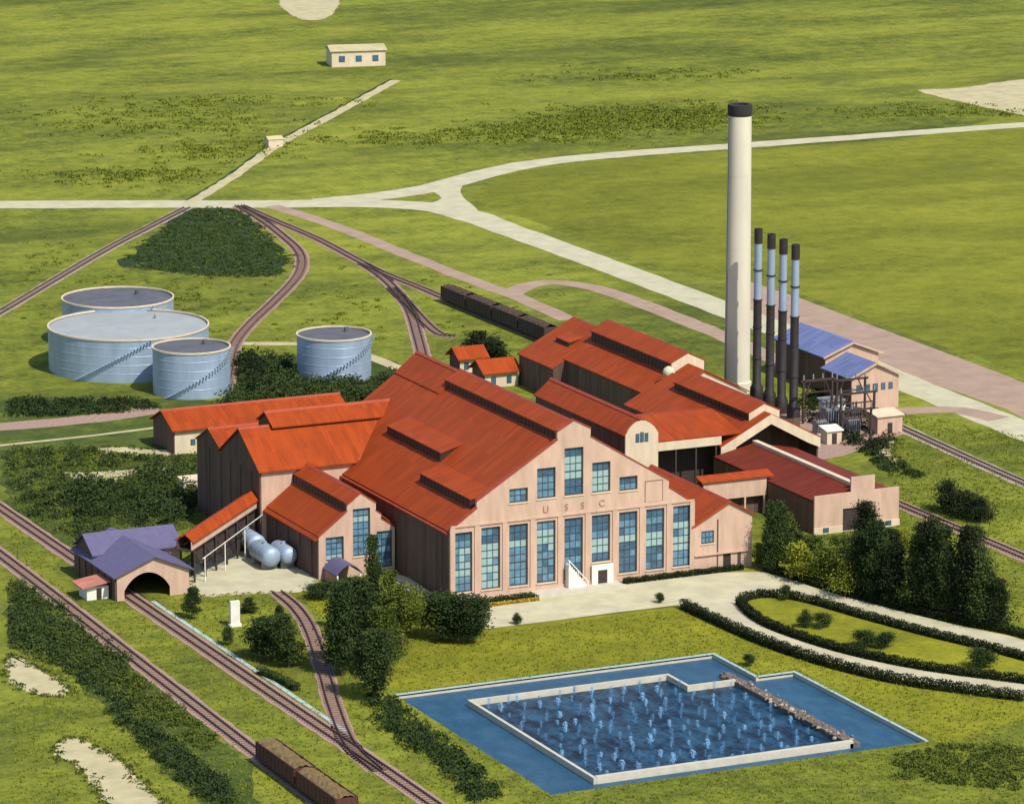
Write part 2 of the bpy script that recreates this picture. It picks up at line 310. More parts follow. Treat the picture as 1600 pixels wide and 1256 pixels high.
# ------------------------------------------------------------------ railways
def track(pts, label, gauge=1.5, ballast=3.6, mat='ballast', smooth=True):
    t = thing('railway_track', label, 'railway track', 'railway tracks'); t['kind'] = 'structure'
    p = catmull(pts, 2.0) if smooth else [np.array(q) for q in pts]
    ribbon(pts, ballast, 0.045, 0.15, 2.0, smooth).build('ballast', mat, t)
    L = np.cumsum([0]+[np.linalg.norm(p[i+1]-p[i]) for i in range(len(p)-1)])
    sl = MB(); P = np.array(p)
    for s in np.arange(0.4, L[-1], 0.95):
        c = np.array([np.interp(s, L, P[:, 0]), np.interp(s, L, P[:, 1])]); c2 = np.array([np.interp(s+0.3, L, P[:, 0]), np.interp(s+0.3, L, P[:, 1])])
        d = (c2-c); d /= np.linalg.norm(d)+1e-9; nn = np.array([-d[1], d[0]])*1.25
        sl.bar((*(c-nn), 0.07), (*(c+nn), 0.07), 0.26, 0.12)
    tag(sl.build('sleepers', 'sleeper', t), kind='stuff')
    for sd in (-1, 1):
        rl = MB(); q = []
        for i in range(len(p)):
            d = p[min(i+1, len(p)-1)]-p[max(i-1, 0)]; d = d/(np.linalg.norm(d)+1e-9); q.append(p[i]+np.array([-d[1], d[0]])*sd*gauge/2)
        for i in range(len(q)-1): rl.bar((*q[i], 0.26), (*q[i+1], 0.26), 0.16, 0.18)
        rl.build('rail', 'rail', t)
    return t
track([(-44.4, 120), (-44.4, 60), (-44.4, 10), (-44.4, -40), (-44.2, -75), (-44.4, -120)], 'straight railway track running through the purple roofed shed')
track([(-54.0, 120), (-54.6, 50), (-56.2, -20), (-57.2, -70), (-57.6, -120)], 'railway track nearest the lower left corner, carrying the maroon gondola')
track(sxy([(432, 925), (462, 950), (485, 985), (505, 1045), (522, 1105), (548, 1165), (590, 1205)]), 'curved siding from the white yard down to the straight track', ballast=3.0)
track(sxy([(-20, 500), (25, 474), (160, 394), (240, 352), (292, 325)]), 'straight railway track left of the dark crop field, ending at the highway', ballast=3.2, mat='ballast_pale')
track(sxy([(372, 322), (410, 345), (445, 372), (466, 392), (472, 412), (462, 436), (430, 470), (390, 508), (366, 540), (358, 575), (352, 610)]), 'curved railway track bending round the dark crop field to the tanks', ballast=3.4)
track(sxy([(376, 322), (440, 350), (500, 376), (560, 408), (600, 428), (660, 452), (720, 478), (800, 512), (870, 540)]), 'railway track carrying the dark freight cars behind the red roofs', ballast=3.4)
track(sxy([(566, 412), (600, 436), (625, 462), (642, 490), (654, 530), (664, 568), (672, 590)]), 'railway track running behind the tallest red roof', ballast=3.4)
track(sxy([(612, 450), (640, 478), (668, 508), (690, 524), (712, 526)]), 'short curved spur ending in the grass by the small red roofed houses', ballast=3.0)
track([(126.5, 92), (125.5, 75), (123.3, 36), (122.4, 0), (122, -40)], 'far right railway track beside the pasture road', mat='ballast_pale')
track([(95.4, 62), (95.6, 32), (95.9, -10), (96.2, -50)], 'railway track on the right passing behind the low white building')
structure('drain_kerb', ribbon([(-42.0, 20), (-41.9, -20), (-41.8, -58)], 0.7, 0.06, 0.05, smooth=False), 'teal_gutter')

# ------------------------------------------------------------------ building helpers
def roof_y(parent, x0, x1, xr, y0, y1, ze0, ze1, zr, mat='roof_y', ov=0.5, th=0.22, name='roof', cap=True):
    """gable roof, ridge along Y; ze0/ze1 are eave heights at x0/x1"""
    mb = MB(); ya, yb = y0-ov, y1+ov
    for xe, ze in ((x0, ze0), (x1, ze1)):
        sg = -1 if xe < xr else 1; k = (zr-ze)/abs(xr-xe); xo = xe+sg*ov; zo = ze-k*ov
        mb.prism([(xr, ya, zr+th), (xo, ya, zo+th), (xo, ya, zo), (xr, ya, zr)], (0, yb-ya, 0))
    r = mb.build(name, mat, parent)
    if cap: MB().prism([(xr-0.45, ya-0.02, zr+th-0.22), (xr, ya-0.02, zr+th+0.12), (xr+0.45, ya-0.02, zr+th-0.22)], (0, yb-ya+0.04, 0)).build('ridge_cap', 'ridge', r)
    return r
def roof_x(parent, y0, y1, yr, x0, x1, ze0, ze1, zr, mat='roof_x', ov=0.5, th=0.22, name='roof', cap=True):
    mb = MB(); xa, xb = x0-ov, x1+ov
    for ye, ze in ((y0, ze0), (y1, ze1)):
        sg = -1 if ye < yr else 1; k = (zr-ze)/abs(yr-ye); yo = ye+sg*ov; zo = ze-k*ov
        mb.prism([(xa, yr, zr+th), (xa, yo, zo+th), (xa, yo, zo), (xa, yr, zr)], (xb-xa, 0, 0))
    r = mb.build(name, mat, parent)
    if cap: MB().prism([(xa-0.02, yr-0.45, zr+th-0.22), (xa-0.02, yr, zr+th+0.12), (xa-0.02, yr+0.45, zr+th-0.22)], (xb-xa+0.04, 0, 0)).build('ridge_cap', 'ridge', r)
    return r
def facade(name, parent, mat, y, th, prof, openings, zb=0.0):
    mb = MB(); xs = sorted(set([p[0] for p in prof]+[o[0] for o in openings]+[o[1] for o in openings]))
    def top(x, side):
        e = 1e-6*side
        for (a, za), (b, zb_) in zip(prof[:-1], prof[1:]):
            if a-1e-9 <= x+e <= b+1e-9 and b > a: return za+(zb_-za)*(x+e-a)/(b-a)
        return prof[-1][1] if side < 0 else prof[0][1]
    def quad(p): mb.add(p, [(0, 1, 2, 3)])
    prev = None
    for a, b in zip(xs[:-1], xs[1:]):
        ta, tb = top(a, 1), top(b, -1); cuts = sorted([(o[2], o[3]) for o in openings if o[0] <= a+1e-6 and o[1] >= b-1e-6]); z = zb; spans = []
        for c0, c1 in cuts:
            if c0 > z: spans.append((z, z, c0, c0))
            z = c1
        spans.append((z, z, ta, tb))
        for (l0, r0, l1, r1) in spans:
            for yy in (y, y+th): quad([(a, yy, l0), (b, yy, r0), (b, yy, r1), (a, yy, l1)])
        quad([(a, y, ta), (b, y, tb), (b, y+th, tb), (a, y+th, ta)])
        if prev is not None and abs(prev-ta) > 1e-4: quad([(a, y, prev), (a, y+th, prev), (a, y+th, ta), (a, y, ta)])
        prev = tb
    for x, z in ((xs[0], top(xs[0], 1)), (xs[-1], top(xs[-1], -1))): quad([(x, y, zb), (x, y+th, zb), (x, y+th, z), (x, y, z)])
    for (a, b, c, d) in openings:
        for p in ([(a, y, c), (b, y, c), (b, y+th, c), (a, y+th, c)], [(a, y, d), (b, y, d), (b, y+th, d), (a, y+th, d)], [(a, y, c), (a, y+th, c), (a, y+th, d), (a, y, d)], [(b, y, c), (b, y+th, c), (b, y+th, d), (b, y, d)]): quad(p)
    return mb.build(name, mat, parent)
_pane = {}
def window(parent, xa, xb, za, zb, y, cols, rows, tint, depth=0.38):
    """steel window set into an opening of a wall facing -Y: frame + glazing bars, each pane a sub-part"""
    mb = MB(); yy = y+depth; f = 0.16; t = 0.09
    mb.box(xa, xb, yy-0.08, yy+0.1, za, za+f).box(xa, xb, yy-0.08, yy+0.1, zb-f, zb).box(xa, xa+f, yy-0.078, yy+0.1, za+f, zb-f).box(xb-f, xb, yy-0.078, yy+0.1, za+f, zb-f)
    W, H = xb-xa-2*f, zb-za-2*f; pw, ph = W/cols, H/rows
    for i in range(1, cols): mb.box(xa+f+i*pw-t/2, xa+f+i*pw+t/2, yy-0.06, yy+0.06, za+f, zb-f)
    for j in range(1, rows): mb.box(xa+f, xb-f, yy-0.064, yy+0.05, za+f+j*ph-t*(0.9 if j % 3 == 0 else 0.5), za+f+j*ph+t*(0.9 if j % 3 == 0 else 0.5))
    wn = mb.build('window', 'frame', parent)
    MB().box(xa-0.12, xb+0.12, y-0.14, y+0.06, za-0.16, za-0.003).build('sill', 'cream', wn)
    for j in range(rows):
        for i in range(cols):
            mt = tint(i, j, rows); key = (round(pw, 3), round(ph, 3), mt)
            if key not in _pane:
                pm = MB().box(t/2-0.01, pw-t/2+0.01, -0.012, 0.012, t/2-0.01, ph-t/2+0.01).build('pane', mt, wn); _pane[key] = pm.data
            else:
                pm = bpy.data.objects.new('pane', _pane[key]); C.objects.link(pm); pm.parent = wn
            pm.location = (xa+f+i*pw, yy+0.02+random.uniform(-0.008, 0.008), za+f+j*ph)
    return wn
def small_window(parent, xa, xb, za, zb, y, mat='glass_dark'):
    w_ = MB().box(xa, xb, y-0.06, y-0.002, za, zb).build('window', 'frame', parent)
    MB().box(xa+0.12, xb-0.12, y-0.075, y-0.062, za+0.12, zb-0.12).build('pane', mat, w_)
def clerestory(parent, x, y0, y1, z0, z1, n, side=-1, name='clerestory'):
    c = MB().box(x-0.1, x+0.1, y0, y1, z0, z1).build(name, 'louvre', parent)
    p = MB()
    for k in range(n+1):
        yy = y0+(y1-y0)*k/n; p.box(x+side*0.1-0.05, x+side*0.1+0.05, yy-0.07, yy+0.07, z0, z1)
    tag(p.build('mullions', 'dark', c), kind='stuff')
    return c
def shed_dormer(parent, x, zb, y0, y1, h=1.6, slope0=0.695, pitch=0.28, mat='roof_y'):
    run = h/(slope0-pitch)
    d = MB().prism([(x, y0, zb-0.2), (x, y0, zb+h), (x+run, y0, zb+h+pitch*run), (x+run*0.5, y0, zb+slope0*run*0.5-0.2)], (0, y1-y0, 0)).build('skylight', 'louvre', parent)
    MB().prism([(x-0.12, y0-0.2, zb+h-0.03), (x-0.12, y0-0.2, zb+h+0.1), (x+run+0.3, y0-0.2, zb+h+pitch*(run+0.3)+0.2), (x+run+0.3, y0-0.2, zb+h+pitch*(run+0.3))], (0, y1-y0+0.4, 0)).build('skylight_roof', mat, d)
    p = MB(); n = int((y1-y0)/1.3)
    for k in range(n+1): p.box(x-0.06, x+0.02, y0+(y1-y0)*k/n-0.06, y0+(y1-y0)*k/n+0.06, zb, zb+h-0.1)
    tag(p.build('mullions', 'dark', d), kind='stuff')
def gable_poly(x0, x1, xr, ze0, ze1, zr, zb, y, th, prof=None): return MB().prism([(x0, y, zb), (x1, y, zb), (x1, y, ze1), (xr, y, zr), (x0, y, ze0)], (0, th, 0))

# ------------------------------------------------------------------ main hall
mh = thing('mill_hall', 'largest red roofed mill hall with tall window bays on its peach gable front', 'factory hall', loc=(0, 0, 0))
HX0, HX1, HXR, HK = 0.0, 42.6, 21.3, 0.695
wins = [(2.1+4.8*k-1.62, 2.1+4.8*k+1.62, 1.35, 11.0 if k in (0,) else 11.35) for k in range(9)]
wins[5] = (wins[5][0], wins[5][1], 3.7, 11.35)
ups = [(11.7-1.6, 11.7+1.6, 14.8, 17.1), (16.5-1.6, 16.5+1.6, 15.0, 19.9), (21.3-1.65, 21.3+1.65, 15.0, 22.7), (26.1-1.6, 26.1+1.6, 15.0, 19.9), (30.9-1.6, 30.9+1.6, 14.8, 17.1)]
door = (24.9, 27.3, 0.02, 2.9)
prof = [(0, 11.5), (4.5, 14.6), (4.5, 15.7), (18.4, 24.2), (18.4, 25.5), (21.3, 27.1), (24.2, 25.5), (24.2, 24.2), (38.1, 15.7), (38.1, 14.6), (42.6, 11.5)]
facade('front_wall', mh, 'stucco', -0.3, 0.6, prof, wins+ups+[door])
MB().box(HX0, HX0+0.3, 0.31, 61, 0, 11.0).build('side_wall', 'shade_siding_y', mh); MB().box(HX1-0.3, HX1, 0.31, 61, 0, 11.0).build('side_wall', 'shade_siding_y', mh)
gable_poly(HX0, HX1, HXR, 10.9, 10.9, 25.4, 0, 60.6, 0.3).build('back_wall', 'shade_siding_x', mh)
roof_y(mh, HX0, HX1, HXR, 0.32, 61, 11.0, 11.0, 11+HK*21.3, ov=0.0, cap=False)
MB().box(HX0-0.45, HX0-0.02, 0.35, 43.5, 10.72, 10.95).build('gutter', 'ridge', mh)
for (a, za), (b_, zb_) in zip(prof[:-1], prof[1:]):
    if b_ > a: MB().prism([(a-0.06, -0.42, za+0.003), (b_+0.06, -0.42, zb_+0.003), (b_+0.06, -0.42, zb_+0.2), (a-0.06, -0.42, za+0.2)], (0, 0.85, 0)).build('coping', 'ridge', mh)
rm = MB().box(18.75, 23.85, 0.35, 43, 23.0, 24.9).build('roof_lantern', 'louvre', mh)
clerestory(mh, 18.6, 0.35, 43, 23.7, 25.3, 30)
roof_y(mh, 18.55, 24.05, 21.3, 0.35, 43, 25.3, 25.3, 26.75, ov=0.12, name='lantern_roof')
roof_y(mh, 17.2, 25.4, 21.3, 42.6, 60.9, 23.2, 23.2, 26.4, ov=0.1, name='rear_ridge_roof')
shed_dormer(mh, 8.3, 16.8, 22.0, 43.5); shed_dormer(mh, 4.3, 14.0, 1.6, 20.9)
def tall_tint(pat):
    return lambda i, j, rows: {'p': 'glass_pale', 'b': 'glass', 'd': 'glass_dark'}[pat[j]] if random.random() > 0.10 else random.choice(['glass', 'glass_dark'])
pats = ['bbppppbd', 'ppppppdb', 'bbbbbpdd', 'bbbbpppb', 'bdbdbddd', 'bbdppbdd', 'ddddpbbd', 'dddppdbd', 'bbppppdd']      # bottom row first
for (a, b_, c, d), pt in zip(wins, pats):
    rows = 8 if c < 2 else 6
    window(mh, a, b_, c, d, -0.3, 3, rows, tall_tint(pt[-rows:]))
window(mh, *ups[0], -0.3, 3, 2, tall_tint('bb')); window(mh, *ups[1], -0.3, 3, 4, tall_tint('bbbd')); window(mh, *ups[2], -0.3, 3, 6, tall_tint('ddpppd'))
window(mh, *ups[3], -0.3, 3, 4, tall_tint('pppd')); window(mh, *ups[4], -0.3, 3, 2, tall_tint('bd'))
# blind panel, plinth, pilasters
bp = MB().box(33.9, 36.9, -0.34, -0.303, 12.6, 15.9).build('blind_panel', 'stucco', mh)
MB().box(33.8, 33.9, -0.37, -0.303, 12.6, 15.9).box(36.9, 37.0, -0.37, -0.303, 12.6, 15.9).box(33.8, 37.0, -0.37, -0.303, 15.9, 16.0).build('panel_trim', 'shade_siding_x', bp)
for k in range(10):
    x = -0.3+4.8*k; x = min(max(x, 0.32), 42.28)
    MB().box(x-0.42, x+0.42, -0.46, -0.303, 0, 11.9).build('pilaster', 'stucco', mh)
MB().box(0, 42.6, -0.52, -0.463, 0, 0.9).build('plinth', 'stucco', mh)
MB().box(0, 42.6, -0.5, -0.303, 11.9, 12.2).build('string_course', 'stucco', mh)
for ch, x in zip('USSC', (16.4, 20.0, 22.8, 26.2)):
    tc = bpy.data.curves.new('letter', 'FONT'); tc.body = ch; tc.size = 1.5; tc.extrude = 0.05; tc.align_x = 'CENTER'; tc.materials.append(M['lettering'])
    tf = bpy.data.objects.new('letter_source', tc); me_ = bpy.data.meshes.new_from_object(tf); bpy.data.objects.remove(tf)
    to = bpy.data.objects.new('letter', me_); C.objects.link(to); to.parent = mh; to.location = (x, -0.37, 12.75); to.rotation_euler = (math.pi/2, 0, 0)
dr = MB().box(24.25, 28.0, -0.95, -0.52, 0, 3.35).build('entrance_surround', 'white', mh)
MB().box(25.3, 26.9, -1.02, -0.953, 0.1, 2.5).build('door', 'dark', dr)
# entrance stair, terrace
te = MB().box(13.6, 28.8, -3.6, -0.525, 0, 0.35).box(13.6, 28.8, -3.9, -3.6, 0, 0.55).build('terrace', 'concrete'); tag(te, 'low pale concrete terrace in front of the mill hall entrance', 'terrace')
st = thing('entrance_stair', 'white slanting stair with railing against the middle window bay', 'stair')
stp = MB()
for k in range(9): stp.box(22.9-0.35*(k+1), 22.9-0.35*k, -1.75, -0.53, 0.36, 0.36+0.42*(k+1))
stp.build('flight', 'white', st)
MB().bar((23.1, -1.8, 1.2), (19.7, -1.8, 5.0), 0.14).bar((23.1, -1.8, 0.35), (23.1, -1.8, 1.3), 0.12).bar((19.8, -1.8, 3.9), (19.8, -1.8, 5.0), 0.12).bar((21.4, -1.8, 2.2), (21.4, -1.8, 3.2), 0.1).build('railing', 'white', st)

# cross wing joined to the main hall's left
cw = thing('cross_wing', 'red roofed wing with a dark brown gable end left of the mill hall', 'factory wing')
roof_x(cw, 43.0, 61.0, 51.9, -14.6, 11.5, 13.1, 12.9, 18.35, ov=0.35)
roof_x(cw, 60.7, 72.0, 66.3, -14.6, 4, 13.0, 12.6, 15.4, ov=0.2)
MB().prism([(-14.6, 43.3, 0), (-14.6, 72, 0), (-14.6, 72, 12.7), (-14.6, 66.3, 15.4), (-14.6, 60.85, 13.0), (-14.6, 51.9, 18.3), (-14.6, 43.3, 13.1)], (0.3, 0, 0)).build('end_wall', 'shade_siding_y', cw)
MB().box(-14.3, -0.02, 43.3, 43.6, 0, 13.1).build('front_wall', 'stucco', cw)
MB().prism([(0, 43.3, 10.5), (4.0, 43.3, 13.6), (4.0, 43.3, 13.6), (0, 43.3, 13.3)], (0, 0.3, 0)).build('gable_infill', 'stucco', cw)
ln = MB().prism([(-9.1, 50.75, 16.8), (-9.1, 57.4, 16.8), (-9.1, 57.4, 18.4), (-9.1, 54.1, 20.1), (-9.1, 50.75, 18.4)], (24, 0, 0)).build('roof_lantern', 'louvre', cw)
roof_x(cw, 50.7, 57.5, 54.1, -9.1, 15.4, 18.45, 18.4, 20.2, ov=0.3, name='lantern_roof')
for yb in (47, 51.9, 56.5, 60.9, 66.3): MB().box(-14.78, -14.603, yb-0.3, yb+0.3, 0, 12.3).build('wall_post', 'shade_siding_y', cw)

# small gabled house left of the main facade
sh = thing('gabled_workshop', 'small red roofed workshop with three blue windows in its cream gable', 'workshop')
prof2 = [(-13.5, 7.0), (-8.6, 10.75), (-8.6, 11.7), (-7.4, 12.6), (-6.2, 13.5), (-5.0, 12.6), (-3.6, 11.6), (-3.6, 10.4), (-2.7, 9.7), (-2.7, 9.0), (-0.35, 7.3)]
w2 = [(-12.3, -9.2, 2.9, 6.8), (-7.6, -4.6, 3.2, 11.0), (-3.5, -0.75, 0.9, 6.9)]
facade('front_wall', sh, 'stucco', 20.8, 0.4, prof2, w2)
window(sh, *w2[0], 20.8, 3, 4, tall_tint('pbbb')); window(sh, *w2[1], 20.8, 3, 7, tall_tint('bbbbbpb')); window(sh, *w2[2], 20.8, 3, 5, tall_tint('bdbdb'))
MB().box(-13.5, -13.2, 21.21, 43.28, 0, 6.75).build('side_wall', 'shade_siding_y', sh)
for y in (24, 29, 34, 39): MB().box(-13.72, -13.503, y-0.45, y+0.45, 0, 6.5).build('buttress', 'shade_siding_y', sh)
roof_y(sh, -13.5, -0.06, -6.2, 21.22, 43.25, 6.9, 7.35, 12.35, ov=0.0, cap=False)
MB().prism([(-13.5, 20.9, 6.72), (-14.1, 20.9, 6.3), (-14.1, 20.9, 6.5), (-13.5, 20.9, 6.95)], (0, 22.3, 0)).build('eave', 'roof_y', sh)
clerestory(sh, -8.65, 21.22, 43.2, 10.3, 11.85, 16)
MB().box(-8.5, -4.0, 21.23, 43.2, 10.2, 11.8).build('roof_lantern', 'louvre', sh)
roof_y(sh, -8.7, -3.8, -6.2, 21.22, 43.2, 12.0, 11.8, 13.4, ov=0.1, name='lantern_roof')
for (a, za), (b_, zb_) in zip(prof2[:-1], prof2[1:]):
    if b_ > a: MB().prism([(a-0.05, 20.7, za+0.003), (b_+0.05, 20.7, zb_+0.003), (b_+0.05, 20.7, zb_+0.18), (a-0.05, 20.7, za+0.18)], (0, 0.55, 0)).build('coping', 'ridge', sh)
# purple arched porch
po = thing('porch', 'small porch with an arched purple roof in front of the workshop', 'porch')
arc = [(-12.9+4.6*t, 2.0+2.1*math.sin(math.pi*(0.08+0.84*t))-0.5) for t in np.linspace(0, 1, 11)]
pr = MB(); poly = [(x, 15.2, z) for x, z in arc]+[(x, 15.2, z-0.18) for x, z in arc[::-1]]; pr.prism(poly, (0, 5.5, 0)).build('roof', 'purple', po)
MB().box(-12.7, -12.4, 15.4, 20.3, 0, 1.9).build('wall', 'pink_roof', po)
MB().box(-8.8, -8.5, 15.4, 15.7, 0, 1.9).build('post', 'white', po); MB().box(-12.7, -12.41, 15.39, 15.7, 0, 1.9).build('post', 'white', po)

# far left sheds
lb = thing('long_shed', 'long red roofed cream shed running left from the mill hall', 'shed')
roof_x(lb, 113.2, 124.2, 118.8, -3.4, 30.5, 4.5, 4.4, 6.9)
MB().box(-3.2, 30.2, 113.4, 113.7, 0, 4.5).build('front_wall', 'cream', lb); MB().box(-3.2, 30.2, 123.7, 124, 0, 4.4).build('back_wall', 'shade_siding_x', lb)
MB().prism([(-3.4, 113.4, 0), (-3.4, 124, 0), (-3.4, 124, 4.5), (-3.4, 118.8, 6.85), (-3.4, 113.4, 4.5)], (0.19, 0, 0)).build('end_wall', 'shade_siding_y', lb)
for x in (-0.2, 3.2): small_window(lb, x, x+0.9, 1.4, 2.5, 113.4)
lt = thing('lean_to', 'tiny pale lean-to hut under the dark brown gable wall', 'hut')
p0 = site(300, 762); MB().box(p0[0]-2, p0[0]+2, p0[1]-1.2, p0[1]+1.2, 0, 1.5).build('wall', 'cream', lt); MB().prism([(p0[0]-2.2, p0[1]-1.4, 1.51), (p0[0]-2.2, p0[1]+1.4, 1.9), (p0[0]-2.2, p0[1]+1.4, 2.0), (p0[0]-2.2, p0[1]-1.4, 1.61)], (4.4, 0, 0)).build('roof', 'cream', lt)

# inclined gallery from the unloading shed to the cross wing
ga = thing('conveyor_gallery', 'narrow red roofed conveyor gallery on dark trestle legs climbing to the mill', 'conveyor gallery')
A, B = Vector((-33.6, 28.0, 7.2)), Vector((-14.7, 46.2, 8.6)); dv = (B-A).normalized(); pn = Vector((dv.y, -dv.x, 0)).normalized()
def gq(t, s, z): return A+(B-A)*t+pn*s+Vector((0, 0, z))
MB().prism([gq(0, -1.6, -0.15), gq(0, 0.2, 0.85), gq(0, 1.7, -0.35), gq(0, 1.7, -0.55), gq(0, 0.2, 0.65), gq(0, -1.6, -0.35)], B-A).build('roof', 'roof_x', ga)
MB().prism([gq(0, 1.2, -0.3), gq(0, 1.35, -0.3), gq(0, 1.35, -1.7), gq(0, 1.2, -1.7)], B-A).build('side_wall', 'stucco', ga)
MB().prism([gq(0, -1.2, -0.3), gq(0, -1.35, -0.3), gq(0, -1.35, -1.7), gq(0, -1.2, -1.7)], B-A).build('side_wall', 'shade_siding_x', ga)
MB().prism([gq(0, -1.2, -1.72), gq(0, 1.35, -1.72), gq(0, 1.35, -1.95), gq(0, -1.2, -1.95)], B-A).build('floor', 'dark', ga)
for k in range(7):
    for s in (-1.1, 1.25):
        q = gq(0.04+k*0.155, s, -1.95); MB().bar((q.x, q.y, 0), q, 0.28).build('leg', 'dark', ga)
for k in range(6):
    a, b_ = gq(0.04+k*0.155, 1.3, -2.2), gq(0.04+(k+1)*0.155, 1.3, 0); MB().bar(a, (b_.x, b_.y, 0.3), 0.18).build('brace', 'dark', ga)
q0, q1 = gq(0.05, 0.9, -1.97), gq(0.98, 0.9, -1.97); e_ = pn*0.15
MB().add([(q0.x, q0.y, 2.6), (q1.x, q1.y, 0), q1, q0, (q0.x-e_.x, q0.y-e_.y, 2.6), (q1.x-e_.x, q1.y-e_.y, 0), q1-e_, q0-e_], [(0, 1, 2, 3), (7, 6, 5, 4), (0, 4, 5, 1), (1, 5, 6, 2), (2, 6, 7, 3), (3, 7, 4, 0)]).build('shade_sheet', 'dark', ga)  # dark sheet added in place of shadow and bushes under the gallery
rp = thing('pipe_rail', 'thin white pipe run in front of the conveyor trestle', 'pipe')
MB().bar(gq(0.05, 2.6, -3.3), gq(1, 2.6, -2.6), 0.10).build('pipe', 'white', rp)
for k in range(4):
    q = gq(0.08+k*0.29, 2.6, -3.2); MB().bar((q.x, q.y, 0), q, 0.14).build('support', 'white', rp)

# railway unloading shed with purple roof
us = thing('unloading_shed', 'rail shed with a slate purple roof and an arched opening over the track', 'rail shed')
roof_y(us, -47.3, -34.9, -40.9, 22, 41.4, 4.0, 4.0, 6.6, 'purple', ov=0.55, cap=False)
roof_x(us, 33.2, 41.8, 37.5, -46.9, -32.3, 4.9, 4.7, 7.2, 'purple', ov=0.4, cap=False, name='cross_roof')
ar = [(-45.9+7.6*t, (0.3+3.9*math.sin(math.pi*(0.04+0.92*t))**0.55)) for t in np.linspace(0, 1, 15)]
for i in range(14):
    (xa, za), (xb, zb) = ar[i], ar[i+1]
fr = MB()
pts = [(-47.1, 22.0, 0), (-45.9, 22.0, 0)]+[(x, 22.0, z) for x, z in ar]+[(-38.3, 22.0, 0), (-35.1, 22.0, 0), (-35.1, 22.0, 4.0), (-40.9, 22.0, 6.5), (-47.1, 22.0, 4.0)]
fr.prism(pts, (0, 0.35, 0)).build('front_wall', 'stucco', us)
MB().box(-47.3, -47.0, 22.36, 41.6, 0, 3.95).build('side_wall', 'shade_siding_y', us); MB().box(-35.2, -34.95, 22.36, 41.6, 0, 3.95).build('side_wall', 'shade_siding_y', us)
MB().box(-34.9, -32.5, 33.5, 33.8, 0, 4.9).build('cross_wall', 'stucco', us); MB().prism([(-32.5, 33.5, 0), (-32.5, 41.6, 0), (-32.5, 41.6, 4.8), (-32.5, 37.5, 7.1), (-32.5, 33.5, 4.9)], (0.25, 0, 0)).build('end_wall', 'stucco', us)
MB().prism([(-46.8, 33.5, 3.9), (-46.8, 41.6, 3.9), (-46.8, 41.6, 4.8), (-46.8, 37.5, 7.1), (-46.8, 33.5, 4.9)], (0.25, 0, 0)).build('end_wall', 'shade_siding_y', us)
MB().box(-47.0, -35.3, 41.2, 41.5, 0, 3.9).box(-42.4, -42.1, 22.4, 41.2, 0, 0.02).build('back_wall', 'dark', us)
for y in range(24, 42, 3): MB().box(-47.42, -47.303, y-0.12, y+0.12, 0, 3.6).build('wall_post', 'dark', us)
ht = thing('track_hut', 'white hut with a faded pink roof leaning on the purple roofed rail shed', 'hut')
MB().box(-51.2, -47.6, 24.5, 28.3, 0, 2.1).build('wall', 'white', ht)
MB().prism([(-52.2, 23.8, 2.05), (-47.5, 23.8, 2.75), (-47.5, 23.8, 2.95), (-52.2, 23.8, 2.25)], (0, 5.2, 0)).build('roof', 'pink_roof', ht)
MB().box(-49.6, -48.8, 24.42, 24.497, 0, 1.8).build('door', 'dark', ht)

# right wing of the main hall
rw = thing('office_wing', 'small red roofed wing with a blank peach gable right of the mill hall front', 'office wing')
facade('front_wall', rw, 'stucco', -0.25, 0.3, [(42.62, 7.6), (49.0, 11.0), (53.2, 8.7)], [(44.0, 46.3, 4.6, 6.7), (48.0, 49.4, 0.05, 2.6)])
window(rw, 44.0, 46.3, 4.6, 6.7, -0.25, 3, 2, tall_tint('bb'), 0.12)
MB().box(48.05, 49.35, -0.1, 0.0, 0.05, 2.55).build('door', 'dark', rw)
MB().box(42.7, 53.2, -0.6, -0.253, 2.7, 2.95).build('canopy', 'stucco', rw); MB().box(50.6, 51.2, -0.32, -0.252, 0.6, 2.5).build('notice_board', 'frame', rw)
MB().box(52.9, 53.2, 0.06, 26, 0, 8.6).build('side_wall', 'stucco', rw)
roof_y(rw, 42.64, 53.2, 49.0, -0.2, 27, 7.7, 8.75, 11.05, ov=0.45)
MB().box(46.85, 47.05, -0.34, -0.253, 0, 8.4).build('downpipe', 'frame', rw)

# tower hall
tw = thing('tower_hall', 'tall narrow hall with a cream tower front and a triple window', 'tower hall')
arcp = [(50.4+6.2*t, 13.5+2.3*math.sin(math.pi*t)**0.8) for t in np.linspace(0, 1, 9)]
facade('front_wall', tw, 'cream', 40.0, 0.4, arcp, [])
for k in range(3): small_window(tw, 52.3+k*0.85, 53.0+k*0.85, 12.1, 13.8 if k == 1 else 13.6, 40.0)
MB().box(50.4, 50.7, 40.41, 75.5, 0, 13.4).build('side_wall', 'shade_siding_y', tw); MB().box(56.3, 56.6, 40.41, 75.5, 0, 13.4).build('side_wall', 'shade_siding_y', tw)
gable_poly(50.7, 56.3, 53.5, 13.3, 13.3, 15.9, 0, 75.2, 0.3).build('back_wall', 'shade_siding_x', tw)
roof_y(tw, 50.4, 56.6, 53.5, 40.42, 75.5, 13.5, 13.5, 16.0, ov=0.28)

